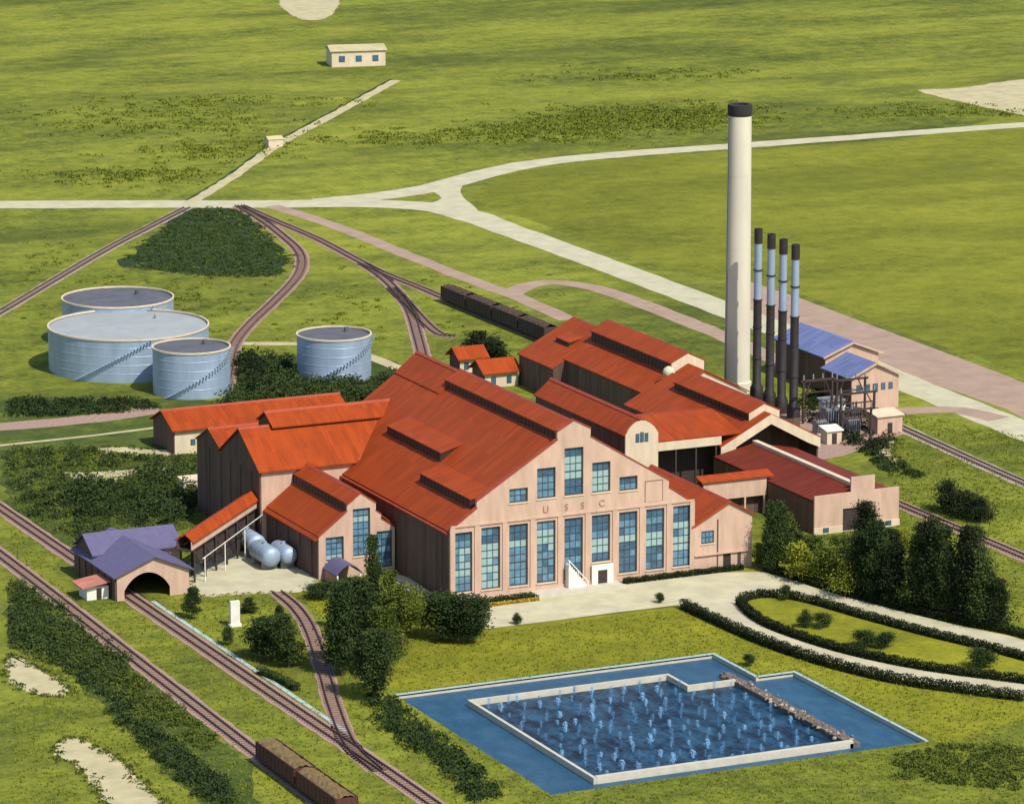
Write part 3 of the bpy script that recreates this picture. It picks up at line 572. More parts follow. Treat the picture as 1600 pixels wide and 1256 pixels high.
# back hall
bh = thing('back_hall', 'rear red roofed hall with a long raised roof lantern and round vent', 'factory hall')
roof_y(bh, 78.2, 101.5, 89.9, 127, 142, 5.9, 5.9, 11.9, ov=0.3); 
roof_y(bh, 80.9, 98.9, 89.9, 87.2, 127.4, 7.4, 7.4, 12.0, ov=0.3, cap=False, name='front_roof')
MB().box(78.2, 78.5, 127, 141.8, 0, 5.85).build('side_wall', 'shade_siding_y', bh); MB().box(80.9, 81.2, 87.6, 126.9, 0, 7.3).build('side_wall', 'shade_siding_y', bh); MB().box(98.5, 98.8, 87.6, 126.9, 0, 7.3).build('side_wall', 'shade_siding_y', bh)
gable_poly(80.9, 98.8, 89.9, 7.3, 7.3, 11.9, 0, 87.3, 0.3).build('front_wall', 'cream', bh)
gable_poly(78.2, 101.5, 89.9, 5.8, 5.8, 11.8, 0, 126.7, 0.3).build('step_wall', 'shade_siding_x', bh); gable_poly(78.2, 101.5, 89.9, 5.8, 5.8, 11.8, 0, 141.6, 0.3).build('back_wall', 'shade_siding_x', bh)
clerestory(bh, 86.6, 94, 127, 10.2, 12.4, 22); MB().box(86.75, 93.0, 94.02, 126.98, 10.0, 12.4).build('roof_lantern', 'louvre', bh)
gable_poly(86.5, 93.2, 89.9, 12.4, 12.4, 14.0, 10.2, 93.7, 0.25).build('lantern_end', 'cream', bh)
roof_y(bh, 86.5, 93.2, 89.9, 94, 127, 12.45, 12.45, 14.1, ov=0.3, name='lantern_roof')
shed_dormer(bh, 83.6, 8.75, 131, 136.5, 0.9, 0.51, 0.2)
vt = MB().lathe([(0.45, 9.2), (0.45, 10.6), (1.0, 10.9), (1.15, 11.5), (0.9, 12.1), (0.3, 12.5)], (84.8, 91.5, 0), 16).build('roof_vent', 'cream', bh, True)
small = thing('gate_cottage', 'larger of two small red roofed cottages left of the rear hall', 'cottage', 'small cottages behind the mill')
def cottage(t, cx, cy, wx, wy, ze, zr):
    roof_x(t, cy-wy/2, cy+wy/2, cy, cx-wx/2, cx+wx/2, ze, ze, zr, ov=0.4, cap=False)
    MB().box(cx-wx/2+0.3, cx+wx/2-0.3, cy-wy/2+0.3, cy+wy/2-0.3, 0, ze).build('wall', 'cream', t)
    MB().prism([(cx-wx/2+0.3, cy-wy/2+0.3, ze), (cx-wx/2+0.3, cy, zr-0.1), (cx-wx/2+0.3, cy+wy/2-0.3, ze)], (wx-0.6, 0, 0)).build('gable', 'shade_siding_y', t)
    MB().box(cx-wx/2+0.25, cx-wx/2+0.297, cy-wy/2+0.4, cy+wy/2-0.4, 0, ze).build('side_wall', 'shade_siding_y', t)
    for dx in (-wx*0.22, wx*0.22): small_window(t, cx+dx-0.5, cx+dx+0.5, 0.6, 2.1, cy-wy/2+0.3)
p0 = site(778, 607); cottage(small, p0[0]+1.2, p0[1]+4.0, 7.5, 6.5, 3.0, 4.9)
s2 = thing('gate_cottage', 'smaller red roofed cottage beside the dark tree', 'cottage', 'small cottages behind the mill')
p0 = site(733, 583); cottage(s2, p0[0]+1, p0[1]+3.0, 6.0, 5.5, 2.9, 4.6)

# hall four with cross bay
h4 = thing('boiler_hall', 'red roofed hall beside the smokestacks with an open cream gable', 'factory hall')
roof_y(h4, 73.9, 93.1, 83.5, 50, 87.2, 7.2, 7.2, 12.0, ov=0.3, cap=False)
MB().prism([(73.7, 49.6, 5.6), (76.6, 49.6, 0), (76.6, 49.6, 6.9), (83.5, 49.6, 10.4), (91.0, 49.6, 6.3), (93.3, 49.6, 5.3), (93.3, 49.6, 7.0), (83.5, 49.6, 12.1), (73.7, 49.6, 7.1)], (0, 0.35, 0)).build('gable_wall', 'cream', h4)
MB().box(74.0, 76.6, 49.55, 50.0, 0, 6.9).build('pier', 'cream', h4)
MB().box(92.8, 93.1, 50, 87, 0, 7.1).build('side_wall', 'shade_siding_y', h4); MB().box(77.0, 92.7, 56, 56.3, 0, 9.3).build('inner_wall', 'shade_siding_x', h4)
clerestory(h4, 80.6, 52.5, 80.5, 10.2, 12.0, 18); MB().box(80.75, 86.3, 52.52, 80.4, 10.0, 12.0).build('roof_lantern', 'louvre', h4)
gable_poly(80.5, 86.5, 83.5, 12.0, 12.0, 13.4, 10.4, 52.2, 0.25).build('lantern_end', 'cream', h4)
roof_y(h4, 80.5, 86.5, 83.5, 52.5, 80.5, 12.05, 12.05, 13.5, ov=0.3, name='lantern_roof')
roof_x(h4, 50.2, 72, 61, 57.0, 77.5, 9.2, 8.8, 11.2, ov=0.3, cap=False, name='bay_roof')
MB().box(57.0, 73.9, 49.9, 50.2, 7.6, 9.1).build('fascia_wall', 'cream', h4); MB().box(57.0, 73.8, 54, 54.3, 0, 9).build('back_wall', 'dark', h4)
for k in range(5): MB().box(57.2+k*3.9, 57.5+k*3.9, 50.0, 50.3, 0, 7.6).build('column', 'dark', h4)
shed_dormer(h4, 63.0, 10.4, 58, 60.5, 0.01, 0.6, 0.3)

# covered walk in front of it
wk = thing('covered_walk', 'low covered walk with a thin red roof joining the white building', 'covered walk')
MB().prism([(59.5, 29.4, 6.5), (73.2, 29.4, 6.5), (73.2, 31.8, 7.1), (59.5, 31.8, 7.1)], (0, 0, 0.2)).build('roof', 'roof_x', wk)
MB().box(60, 72.0, 29.8, 30.1, 3.3, 6.5).build('wall', 'stucco', wk); MB().box(60, 72, 31.2, 31.5, 0, 6.5).build('back_wall', 'shade_siding_x', wk)
for k in range(4): MB().box(60.4+k*3.7, 60.7+k*3.7, 29.8, 30.1, 0, 3.3).build('post', 'stucco', wk)

# low white building
wb = thing('white_storehouse', 'low peach white storehouse with a stepped parapet and dark red roof', 'storehouse')
facade('front_wall', wb, 'stucco', 13.4, 0.4, [(72.2, 6.5), (79.1, 6.6), (79.1, 9.1), (83.6, 9.1), (83.6, 6.6), (88.3, 6.6)], [(77.6, 82.2, 0.05, 3.9)])
MB().box(77.6, 82.2, 13.65, 13.75, 0.05, 3.9).build('door', 'dark', wb)
MB().box(72.2, 72.5, 13.81, 49.5, 0, 5.4).build('side_wall', 'shade_siding_y', wb); MB().box(88.0, 88.3, 13.81, 49.5, 0, 5.4).build('side_wall', 'shade_siding_y', wb)
roof_y(wb, 72.2, 88.3, 80.2, 13.85, 49.5, 5.5, 5.5, 7.2, 'dark_roof', ov=0.0, cap=False)
MB().box(79.7, 80.7, 14.0, 49.4, 6.9, 7.9).build('ridge_parapet', 'cream', wb)
MB().box(72.1, 77.5, 13.2, 13.397, 0, 1.1).build('plinth', 'cream', wb); MB().box(82.3, 88.4, 13.2, 13.397, 0, 1.1).build('plinth', 'cream', wb)
for x in (74.3, 86.2): small_window(wb, x-0.55, x+0.55, 0.25, 1.05, 13.2)

# ------------------------------------------------------------------ chimney and stacks
ch = thing('chimney', 'very tall cream chimney with a black top', 'chimney', loc=(113.0, 118.0, 0))
MB().lathe([(2.75, 0), (2.75, 2.0), (2.48, 2.2), (2.2, 53.2)], n=40).build('shaft', 'chimney', ch, True)
MB().lathe([(2.2, 53.21), (2.34, 53.6), (2.34, 55.4), (1.7, 55.42), (1.7, 54.4)], n=40, caps=False).build('cap', 'soot', ch, True)
for z in (14, 28, 42): MB().lathe([(2.5-z*0.005, z), (2.5-z*0.005, z+0.15)], n=40).build('band', 'chimney', ch)
lad = MB()
for sgn in (-0.2, 0.2): lad.bar((-2.52, sgn, 2.3), (-2.24, sgn, 53), 0.06)
for k in range(120): lad.bar((-2.52+0.28*k/120, -0.2, 2.6+k*0.42), (-2.52+0.28*k/120, 0.2, 2.6+k*0.42), 0.04)
tag(lad.build('ladder', 'grey', ch), kind='stuff')
for k, (x, y, lab) in enumerate([(112.7, 109.5, 'steel smokestack nearest the cream chimney, black below and silver above'), (112.3, 103.6, 'second steel smokestack from the cream chimney'),
                                 (111.7, 97.8, 'third steel smokestack from the cream chimney'), (111.1, 92.0, 'outermost steel smokestack, farthest from the cream chimney')]):
    sk = thing('smokestack', lab, 'smokestack', 'four steel smokestacks', (x, y, 0))
    MB().lathe([(1.25, 0), (1.25, 2.5), (0.82, 3.2), (0.80, 19.5)], n=20).build('lower_shaft', 'black_steel', sk, True)
    MB().lathe([(0.76, 19.51), (0.72, 30.2)], n=20).build('upper_shaft', 'silver', sk, True)
    MB().lathe([(0.80, 30.21), (0.80, 33.0), (0.6, 33.0), (0.6, 32.0)], n=20, caps=False).build('cap', 'black_steel', sk, True)
    for z in (8, 14, 19.3, 25): MB().lathe([(0.9, z), (0.9, z+0.25)], n=20).build('flange', 'black_steel', sk)

# ------------------------------------------------------------------ storage tanks
def tank(x, y, r, h, label, top, dome=0.0, seams=4):
    t = thing('storage_tank', label, 'storage tank', 'round storage tanks', (x, y, 0))
    MB().lathe([(r, 0), (r, h-0.02)], n=72, caps=False).build('shell', 'silver', t, True)
    MB().lathe([(r-0.12, h-0.35), (r*0.5, h-0.2+dome*0.7), (0.05, h-0.15+dome)], n=72).build('roof', top, t, True)
    MB().lathe([(r+0.16, h-0.2), (r+0.16, h+0.12), (r-0.14, h+0.12), (r-0.14, h-0.2)], n=72, caps=False).build('rim', 'cream', t, True)
    for k in range(1, seams+1):
        z = h*k/(seams+1); MB().lathe([(r, z-0.1), (r+0.03, z-0.05), (r+0.03, z+0.05), (r, z+0.1)], n=72, caps=False).build('seam', 'silver', t)
    st_ = MB(); n = 26
    for k in range(n):
        a = R(-150+k*2.2*16/r); z = h*k/n; st_.bar(((r+0.1)*math.cos(a), (r+0.1)*math.sin(a), z+0.2), ((r+0.9)*math.cos(a), (r+0.9)*math.sin(a), z+0.2), 0.3, 0.06)
    tag(st_.build('stair', 'silver', t), kind='stuff')
    MB().lathe([(0.5, h-0.2), (0.5, h+0.7)], (r*0.45, r*0.2, dome*0.5), 12).build('hatch', top, t)
    return t
tank(15.5, 188.9, 15.7, 8.4, 'widest silver storage tank with a pale grey roof', 'tank_grey', 0.4)
p0 = site(176, 481, 9.2); tank(p0[0]+11.2*0.4215, p0[1]+11.2*0.9067, 11.2, 9.2, 'dark topped storage tank behind the widest tank', 'tank_dark')
tank(18.4, 161.8, 7.4, 8.9, 'small dark topped storage tank in front of the widest tank', 'tank_dark')
tank(48.5, 163.3, 7.2, 8.5, 'dark topped storage tank standing alone nearest the mill hall', 'tank_dark')
def htank(x, y0, y1, r, z, label):
    t = thing('horizontal_tank', label, 'tank', 'horizontal silver tanks in the white yard', (x, (y0+y1)/2, 0)); L = (y1-y0)/2
    MB().lathe([(0.05, -L-0.6), (r*0.6, -L-0.45), (r*0.92, -L-0.1), (r, -L+0.3), (r, L-0.3), (r*0.92, L+0.1), (r*0.6, L+0.45), (0.05, L+0.6)], (0, 0, z), 28, 'Y').build('shell', 'silver', t, True)
    for yy in (-L*0.6, L*0.6): MB().box(-r*0.8, r*0.8, yy-0.25, yy+0.25, 0, z-r*0.55).build('saddle', 'grey', t)
    for yy in (-L*0.4, 0, L*0.4): MB().lathe([(r+0.04, yy-0.08), (r+0.04, yy+0.08)], (0, 0, z), 28, 'Y').build('band', 'grey', t)
    MB().lathe([(0.35, z+r-0.1), (0.35, z+r+0.35)], n=12).build('hatch', 'silver', t)
htank(-17.4, 37.5, 46.5, 1.55, 2.5, 'longest horizontal silver tank, deepest in the white yard')
htank(-18.0, 29.6, 36.0, 1.6, 2.2, 'horizontal silver tank at the front of the white yard')
htank(-15.2, 29.0, 34.5, 1.4, 2.3, 'horizontal silver tank against the workshop wall')

# ------------------------------------------------------------------ blue roofed houses, switchyard
def blue_house(x0, x1, y0, y1, ze, zr, label, win):
    t = thing('blue_roofed_house', label, 'house', 'blue roofed houses by the smokestacks')
    roof_y(t, x0, x1, (x0+x1)/2, y0, y1, ze, ze, zr, 'blue_roof', ov=0.45, cap=False)
    gable_poly(x0+0.2, x1-0.2, (x0+x1)/2, ze-0.1, ze-0.1, zr-0.1, 0, y0, 0.3).build('front_wall', 'stucco', t); gable_poly(x0+0.2, x1-0.2, (x0+x1)/2, ze-0.1, ze-0.1, zr-0.1, 0, y1-0.3, 0.3).build('back_wall', 'stucco', t)
    MB().box(x0+0.1, x0+0.4, y0+0.31, y1-0.31, 0, ze-0.15).build('side_wall', 'shade_siding_y', t); MB().box(x1-0.4, x1-0.1, y0+0.31, y1-0.31, 0, ze-0.15).build('side_wall', 'stucco', t)
    vb = MB()
    for yy, s in ((y0-0.5, 1),):
        xm = (x0+x1)/2; vb.bar((x0-0.5, yy, ze-0.1), (xm, yy, zr+0.1), 0.2, 0.35).bar((xm, yy, zr+0.1), (x1+0.5, yy, ze-0.1), 0.2, 0.35)
    vb.build('bargeboard', 'stucco', t)
    for (a, b_, c, d) in win: small_window(t, a, b_, c, d, y0)
blue_house(123.8, 134.3, 93, 103.5, 6.4, 8.8, 'nearer blue roofed house with a cream gable', [(125, 126.1, 3.6, 5.0), (126.8, 127.9, 3.6, 5.0), (128.5, 129.6, 3.6, 5.0), (130.3, 131.2, 3.7, 5.0), (131.9, 132.8, 3.7, 5.0)])
blue_house(127.6, 139.6, 110, 130, 6.9, 9.2, 'farther blue roofed house partly behind the smokestacks', [])
def transformer(x, y, s, label):
    t = thing('transformer', label, 'transformer', 'grey transformers in the switchyard', (x, y, 0))
    MB().box(-1.2*s, 1.2*s, -0.9*s, 0.9*s, 0.3, 3.0*s).build('tank', 'grey', t); MB().box(-1.5*s, 1.5*s, -1.1*s, 1.1*s, 0, 0.3).build('base', 'concrete', t)
    for k in range(6): MB().box(-1.1*s+k*0.44*s, -0.98*s+k*0.44*s, -1.3*s, -0.903*s, 0.6, 2.7*s).build('fin', 'grey', t)
    for k in (-0.7, 0, 0.7): MB().lathe([(0.16, 3.0*s), (0.22, 3.2*s), (0.14, 3.4*s), (0.2, 3.6*s), (0.1, 4.1*s)], (k*s, 0, 0), 10).build('bushing', 'freight', t)
transformer(114.5, 84, 1.2, 'grey transformer closest to the outermost smokestack'); transformer(119.5, 84.5, 1.0, 'grey transformer between the smokestack and the nearer blue roofed house'); transformer(109.5, 79, 0.9, 'smallest grey transformer near the boiler hall roof'); transformer(115.0, 77, 1.0, 'grey transformer at the front of the switchyard')
def gantry(x, y, w_, h, label):
    t = thing('switch_gantry', label, 'gantry', 'steel gantries in the switchyard', (x, y, 0))
    for sx in (-w_/2, w_/2):
        MB().bar((sx, 0, 0), (sx, 0, h), 0.35).build('post', 'freight', t)
        MB().bar((sx, 0, h*0.55), (sx*0.5, 0, h), 0.18).build('brace', 'freight', t)
    MB().bar((-w_/2-0.6, 0, h), (w_/2+0.6, 0, h), 0.35).build('beam', 'freight', t); MB().bar((-w_/2, 0, h*0.72), (w_/2, 0, h*0.72), 0.22).build('beam', 'freight', t)
    for k in range(4): MB().lathe([(0.1, h+0.15), (0.2, h+0.4), (0.1, h+0.6), (0.18, h+0.8), (0.06, h+1.2)], (-w_/2+w_*k/3, 0, 0), 8).build('insulator', 'grey', t)
gantry(114, 88, 6, 8, 'tall dark steel gantry next to the outermost smokestack'); gantry(121, 88, 6, 7.5, 'dark steel gantry in front of the nearer blue roofed house'); gantry(118.5, 81, 7, 6.5, 'dark steel gantry amid the transformers'); gantry(113.5, 72.5, 6, 5.5, 'lowest dark steel gantry by the boiler hall roof')
def shedlet(x, y, a, b_, h, label, wallm, roofm):
    t = thing('switch_hut', label, 'hut', 'small huts in the switchyard', (x, y, 0))
    MB().box(-a, a, -b_, b_, 0, h).build('wall', wallm, t); MB().prism([(-a-0.3, -b_-0.3, h+0.01), (-a-0.3, b_+0.3, h+0.5), (-a-0.3, b_+0.3, h+0.7), (-a-0.3, -b_-0.3, h+0.2)], (2*a+0.6, 0, 0)).build('roof', roofm, t)
    MB().box(-0.5, 0.5, -b_-0.05, -b_-0.003, 0, 2).build('door', 'dark', t)
shedlet(121.5, 76, 2.6, 1.8, 3.2, 'peach hut with a flat roof at the right of the switchyard', 'stucco', 'cream'); shedlet(108, 72, 1.5, 1.2, 2.4, 'tiny pale hut at the edge of the boiler hall', 'cream', 'white'); shedlet(119.0, 91.5, 2.2, 1.2, 2.8, 'white hut beside the smokestack bases', 'white', 'grey')
structure('switchyard_ground', hard([(105, 62), (126, 74), (124, 92.5), (106, 112), (100, 88), (95, 60)], 0.018), 'ballast')
# field structures
hu = thing('crossing_hut', 'tiny cream hut beside the pale farm track beyond the highway', 'hut', loc=tuple(site(428, 229)))
MB().box(-2, 2, -1.4, 1.4, 0, 2).build('wall', 'cream', hu); MB().prism([(-2.2, -1.6, 2.01), (-2.2, 0, 2.8), (-2.2, 1.6, 2.01)], (4.4, 0, 0)).build('roof', 'sand', hu)
fb = thing('field_barn', 'pale block shaped barn alone in the far pasture', 'barn', loc=tuple(site(556, 101)), rz=R(-12))
MB().box(-8, 8, -4.5, 4.5, 0, 4.6).build('wall', 'cream', fb); MB().prism([(-8.5, -5.0, 4.61), (-8.5, 0, 6.0), (-8.5, 5.0, 4.61)], (17, 0, 0)).build('roof', 'sand', fb)
for x in (-5, 0, 5): small_window(fb, x-0.9, x+0.9, 1.4, 3.2, -4.5)
mk = MB().box(-0.75, 0.75, -0.3, 0.3, 0.4, 4.0).box(-0.95, 0.95, -0.45, 0.45, 0, 0.4).build('marker_post', 'white', loc=tuple(site(367, 978))); tag(mk, 'white upright marker post on the grass by the railway', 'marker')

# ------------------------------------------------------------------ spray pond
pond = thing('spray_pond', 'large blue rectangular spray pond with pale walls in front of the mill', 'pond')
WZ = -0.55
ring = [(PX0, PY0), (PX1, PY0), (PX1, PYM), (PXM, PYM), (PXM, PY1), (PX0, PY1)]
bk = MB()
for (a, b_) in zip(ring, ring[1:]+ring[:1]): bk.add([(*a, 0), (*b_, 0), (*b_, -1.4), (*a, -1.4)], [(0, 1, 2, 3)])
bk.build('bank_wall', 'concrete', pond)
kb = MB()
def kerbs(pl, w_, z0, z1, mb):
    for (a, b_) in pl: mb.bar((*a, (z0+z1)/2), (*b_, (z0+z1)/2), w_, z1-z0)
    return mb
kerbs([((PX0-0.2, PY1+0.25), (PXM+0.45, PY1+0.25)), ((PXM+0.22, PY1), (PXM+0.22, PYM+0.5)), ((PXM+0.45, PYM+0.25), (PX1+0.45, PYM+0.25)), ((PX1+0.22, PYM), (PX1+0.22, PY0))], 0.5, -0.2, 0.12, kb).build('kerb', 'teal_gutter', pond)
wt = tag(hard(ring, WZ).build('shallow_water', 'shallow_water'), kind='structure')
IX0, IXN, IX1, IY0, IYN, IY1 = -20.1, 11.8, 19.2, -92.6, -58.4, -51.8
dp = tag(hard([(IX0, IY0), (IX1, IY0), (IX1, IYN), (IXN, IYN), (IXN, IY1), (IX0, IY1)], WZ+0.03).build('pond_water', 'deep_water'), kind='structure')
kerbs([((IX0, IY0-0.35), (IX0, IY1+0.25))], 0.5, -1.2, 0.35, MB()).build('divider_wall', 'concrete', pond)
kerbs([((IX0+0.25, IY1), (IXN+0.25, IY1))], 0.5, -1.2, 0.35, MB()).build('divider_wall', 'concrete', pond)
kerbs([((IXN, IY1-0.25), (IXN, IYN-0.25))], 0.5, -1.2, 0.34, MB()).build('divider_wall', 'concrete', pond)
kerbs([((IXN+0.25, IYN), (IX1+0.3, IYN))], 0.5, -1.2, 0.35, MB()).build('divider_wall', 'concrete', pond)
kerbs([((IX0+0.25, IY0), (IX1+0.6, IY0))], 0.8, -1.2, 0.45, MB()).build('divider_wall', 'concrete', pond)
kerbs([((IX1+0.9, IY0-0.4), (IX1+0.9, IYN+4.6))], 1.6, -1.2, 0.1, MB()).build('rubble_bank', 'stone', pond)
rocks = []
for k in range(6):
    bm = bmesh.new(); bmesh.ops.create_icosphere(bm, subdivisions=1, radius=0.5)
    for v in bm.verts: v.co *= random.uniform(0.7, 1.25)
    me = bpy.data.meshes.new('stone'); bm.to_mesh(me); bm.free(); me.materials.append(M['stone'] if k % 6 else M['ballast_pale']); rocks.append(me)
rb = [o for o in pond.children if o.name.startswith('rubble_bank')][0]
for k in range(260):
    o = bpy.data.objects.new('stone', random.choice(rocks)); C.objects.link(o); o.parent = rb
    o.location = (IX1+0.9+random.gauss(0, 0.5), random.uniform(IY0, IYN+4.4), random.uniform(-0.1, 0.12)); s = random.uniform(0.4, 0.8); o.scale = (s, s*random.uniform(0.8, 1.3), s*0.8); o.rotation_euler = (random.random()*6, random.random()*6, random.random()*6)
def spray_meshes(seed):
    rg = np.random.default_rng(seed); mb = MB()
    for k in range(260):
        h = 2.0*rg.uniform(0.0, 1)**0.9; r = abs(rg.normal(0, 0.05+0.20*math.sin(math.pi*min(1, h/2.25)))); a = rg.uniform(0, 6.28); s = rg.uniform(0.025, 0.075)
        c = Vector((r*math.cos(a), r*math.sin(a), h))
        mb.add([c+Vector((s, 0, 0)), c+Vector((-s, s*0.5, 0)), c+Vector((0, -s, s)), c+Vector((0, 0, -s*1.4))], [(0, 1, 2), (0, 3, 1), (1, 3, 2), (2, 3, 0)])
    return mb
jet = thing('spray_jet', 'upright blue water jet among many alike over the dark inner pond', 'water jet', 'water jets over the spray pond')
jp = MB().lathe([(0.07, -0.8), (0.07, 0.15)], n=8).build('riser_pipe', 'grey', jet); jpl = spray_meshes(1).build('plume', 'spray', jet); tag(jpl, kind='stuff'); jets = 0; plumes = [jpl.data]
for k in range(3):
    o_ = spray_meshes(k+2).build('plume', 'spray'); plumes.append(o_.data); bpy.data.objects.remove(o_)
for iy in range(13):
    for ix in range(14):
        x = IX0+2.0+ix*2.75+(iy % 2)*1.35; y = IY1-2.0-iy*3.15
        if x > IX1-1.5 or (x > IXN-1 and y > IYN-1): continue
        o = jet if jets == 0 else copy_tree(jet); jets += 1
        for c_ in o.children:
            if c_.name.startswith('plume'): c_.data = random.choice(plumes)
        o.location = (x+random.uniform(-0.7, 0.7), y+random.uniform(-0.7, 0.7), WZ+0.03); o.rotation_euler = (0, 0, random.random()*6.28); sv = random.uniform(0.6, 1.05); o.scale = (sv, sv, sv*random.uniform(0.55, 0.9))

# ------------------------------------------------------------------ freight cars
def gondola(name, label, L, Wd, H, body, load, loc, rz=0, heap=0.7, group=None):
    t = thing(name, label, 'freight car', group, loc, rz); z0 = 1.1
    for sx in (-1, 1):
        s_ = MB().box(sx*Wd/2-0.06, sx*Wd/2+0.06, -L/2, L/2, z0, z0+H).build('side', body, t)
        n = max(6, int(L/1.3))
        for k in range(n+1): MB().box(sx*(Wd/2+0.06)-0.05, sx*(Wd/2+0.06)+0.05, -L/2+L*k/n-0.07, -L/2+L*k/n+0.07, z0-0.1, z0+H-0.02).build('stake', body, s_)
    for sy in (-1, 1): MB().box(-Wd/2+0.07, Wd/2-0.07, sy*L/2-0.06, sy*L/2+0.06, z0, z0+H).build('end', body, t)
    MB().box(-Wd/2+0.1, Wd/2-0.1, -L/2-0.3, L/2+0.3, z0-0.35, z0).build('underframe', 'black_steel', t)
    for sy in (-1, 1):
        tr = MB().box(-0.9, 0.9, sy*L*0.36-1.1, sy*L*0.36+1.1, 0.45, 0.75).build('bogie', 'black_steel', t)
        for wy in (-0.8, 0.8):
            for sx in (-0.75, 0.75): MB().lathe([(0.42, -0.08), (0.42, 0.08)], (sx, sy*L*0.36+wy, 0.77), 14, 'X').build('wheel', 'rail', tr)
    mb = MB(); nx, ny = 7, int(L/0.7); vs = []
    for j in range(ny+1):
        for i in range(nx+1):
            u = i/nx*2-1; vs.append((u*(Wd/2-0.08), -L/2+0.08+(L-0.16)*j/ny, z0+H-0.15+heap*(1-u*u)*(0.7+0.3*math.sin(j*1.7))+random.uniform(-0.12, 0.12)))
    mb.add(vs, [(j*(nx+1)+i, j*(nx+1)+i+1, (j+1)*(nx+1)+i+1, (j+1)*(nx+1)+i) for j in range(ny) for i in range(nx)])
    tag(mb.build('load', load, t), kind='stuff')
    return t
for k, (y, lab) in enumerate([(-73.4, 'maroon slatted gondola with a brown load, first of its cars on the track'), (-88.2, 'maroon slatted gondola with a brown load, cut off by the bottom edge')]):
    gondola('gondola_car', lab, 13.8, 3.0, 2.1, 'maroon', 'cane', (-57.3-0.1*k, y, 0.0), 0, 0.5, 'maroon gondolas at the bottom')
cpts = [site(715, 477), site(748, 490.5), site(783, 505), (101.2, 181, 0), (103.2, 169, 0)]
a0, a1 = np.array(site(698, 471)[:2]), np.array(site(862, 538)[:2]); dr_ = (a1-a0)/np.linalg.norm(a1-a0); tot = np.linalg.norm(a1-a0); nc = 4
names_ = ['first dark freight car, farthest from the rear hall', 'second dark freight car of the train behind the cottages', 'third dark freight car of the train behind the cottages', 'last dark freight car, beside the rear hall roof']
for k in range(nc):
    c = a0+dr_*(tot*(k+0.5)/nc)
    gondola('freight_car', names_[k], tot/nc-0.7, 2.9, 2.3, 'freight', 'cane_dark', (c[0], c[1], 0.1), math.atan2(-dr_[0], dr_[1]), 0.6, 'dark freight cars behind the mill')

# ------------------------------------------------------------------ trees, hedges, shrubs
def leaf_mesh(name, pts, size, mat, seed, flat=0.0):
    rg = np.random.default_rng(seed); n = len(pts); pts = np.asarray(pts, float)
    a = rg.normal(size=(n, 3)); a /= np.linalg.norm(a, axis=1, keepdims=True); b_ = rg.normal(size=(n, 3)); b_ -= (b_*a).sum(1, keepdims=True)*a; b_ /= np.linalg.norm(b_, axis=1, keepdims=True)
    s = size*rg.uniform(0.6, 1.35, (n, 1)); v = np.stack([pts-a*s-b_*s*0.25, pts-a*s*0.1-b_*s*0.7, pts+a*s+b_*s*0.1, pts+a*s*0.05+b_*s*0.65], 1).reshape(-1, 3)
    me = bpy.data.meshes.new(name); me.vertices.add(4*n); me.vertices.foreach_set('co', v.astype(np.float32).ravel())
    me.loops.add(4*n); me.loops.foreach_set('vertex_index', np.arange(4*n, dtype=np.int32)); me.polygons.add(n)
    me.polygons.foreach_set('loop_start', np.arange(0, 4*n, 4, dtype=np.int32)); me.update(calc_edges=True); me.materials.append(M[mat]); return me
def crown_pts(shape, n, seed):
    """unit crown: height 1 (z 0..1), radius 1; clumped"""
    rg = np.random.default_rng(seed); out = []
    nc = {'spire': 30, 'round': 30, 'cone': 44, 'shrub': 18}[shape]; lean = rg.normal(0, 0.12, 2)
    for k in range(nc):
        a = rg.uniform(0, 6.283)
        if shape == 'spire': z = rg.uniform(0.02, 0.97); r = (math.sin(min(1, z*2.2+0.25)*math.pi/2)*(1-z)**0.8)*rg.uniform(0.35, 0.95); sg = (0.22, 0.05)
        elif shape == 'cone': z = rg.uniform(0.05, 0.95)**1.25; r = (1-z)*rg.uniform(0.45, 1.0); sg = (0.16, 0.035)
        elif shape == 'round': u = rg.uniform(-0.9, 1); z = 0.5+0.46*u; r = math.sqrt(max(0, 1-u*u))*rg.uniform(0.45, 0.95); sg = (0.2, 0.09)
        else: u = rg.uniform(-0.2, 1); z = 0.25+0.65*u; r = math.sqrt(max(0, 1-u*u))*rg.uniform(0.2, 0.9); sg = (0.24, 0.12)
        m = n//nc; c = np.array([r*math.cos(a)+lean[0]*z, r*math.sin(a)+lean[1]*z, z]); gk = rg.uniform(0.65, 1.45)
        q = c+rg.normal(size=(m, 3))*np.array([sg[0], sg[0], sg[1]])*gk; out.append(q)
    q = np.concatenate(out); q[:, 2] = np.clip(q[:, 2], 0.0, 1.02); return q
def trunk_mb(h, r):
    mb = MB(); mb.lathe([(r, 0), (r*0.75, h*0.4), (r*0.35, h)], n=8)
    for k in range(6):
        a = k*1.05*2; z = h*(0.35+0.09*k); mb.bar((0, 0, z), (math.cos(a)*h*0.22, math.sin(a)*h*0.22, z+h*0.14), r*0.4)
    return mb
_tm = {}
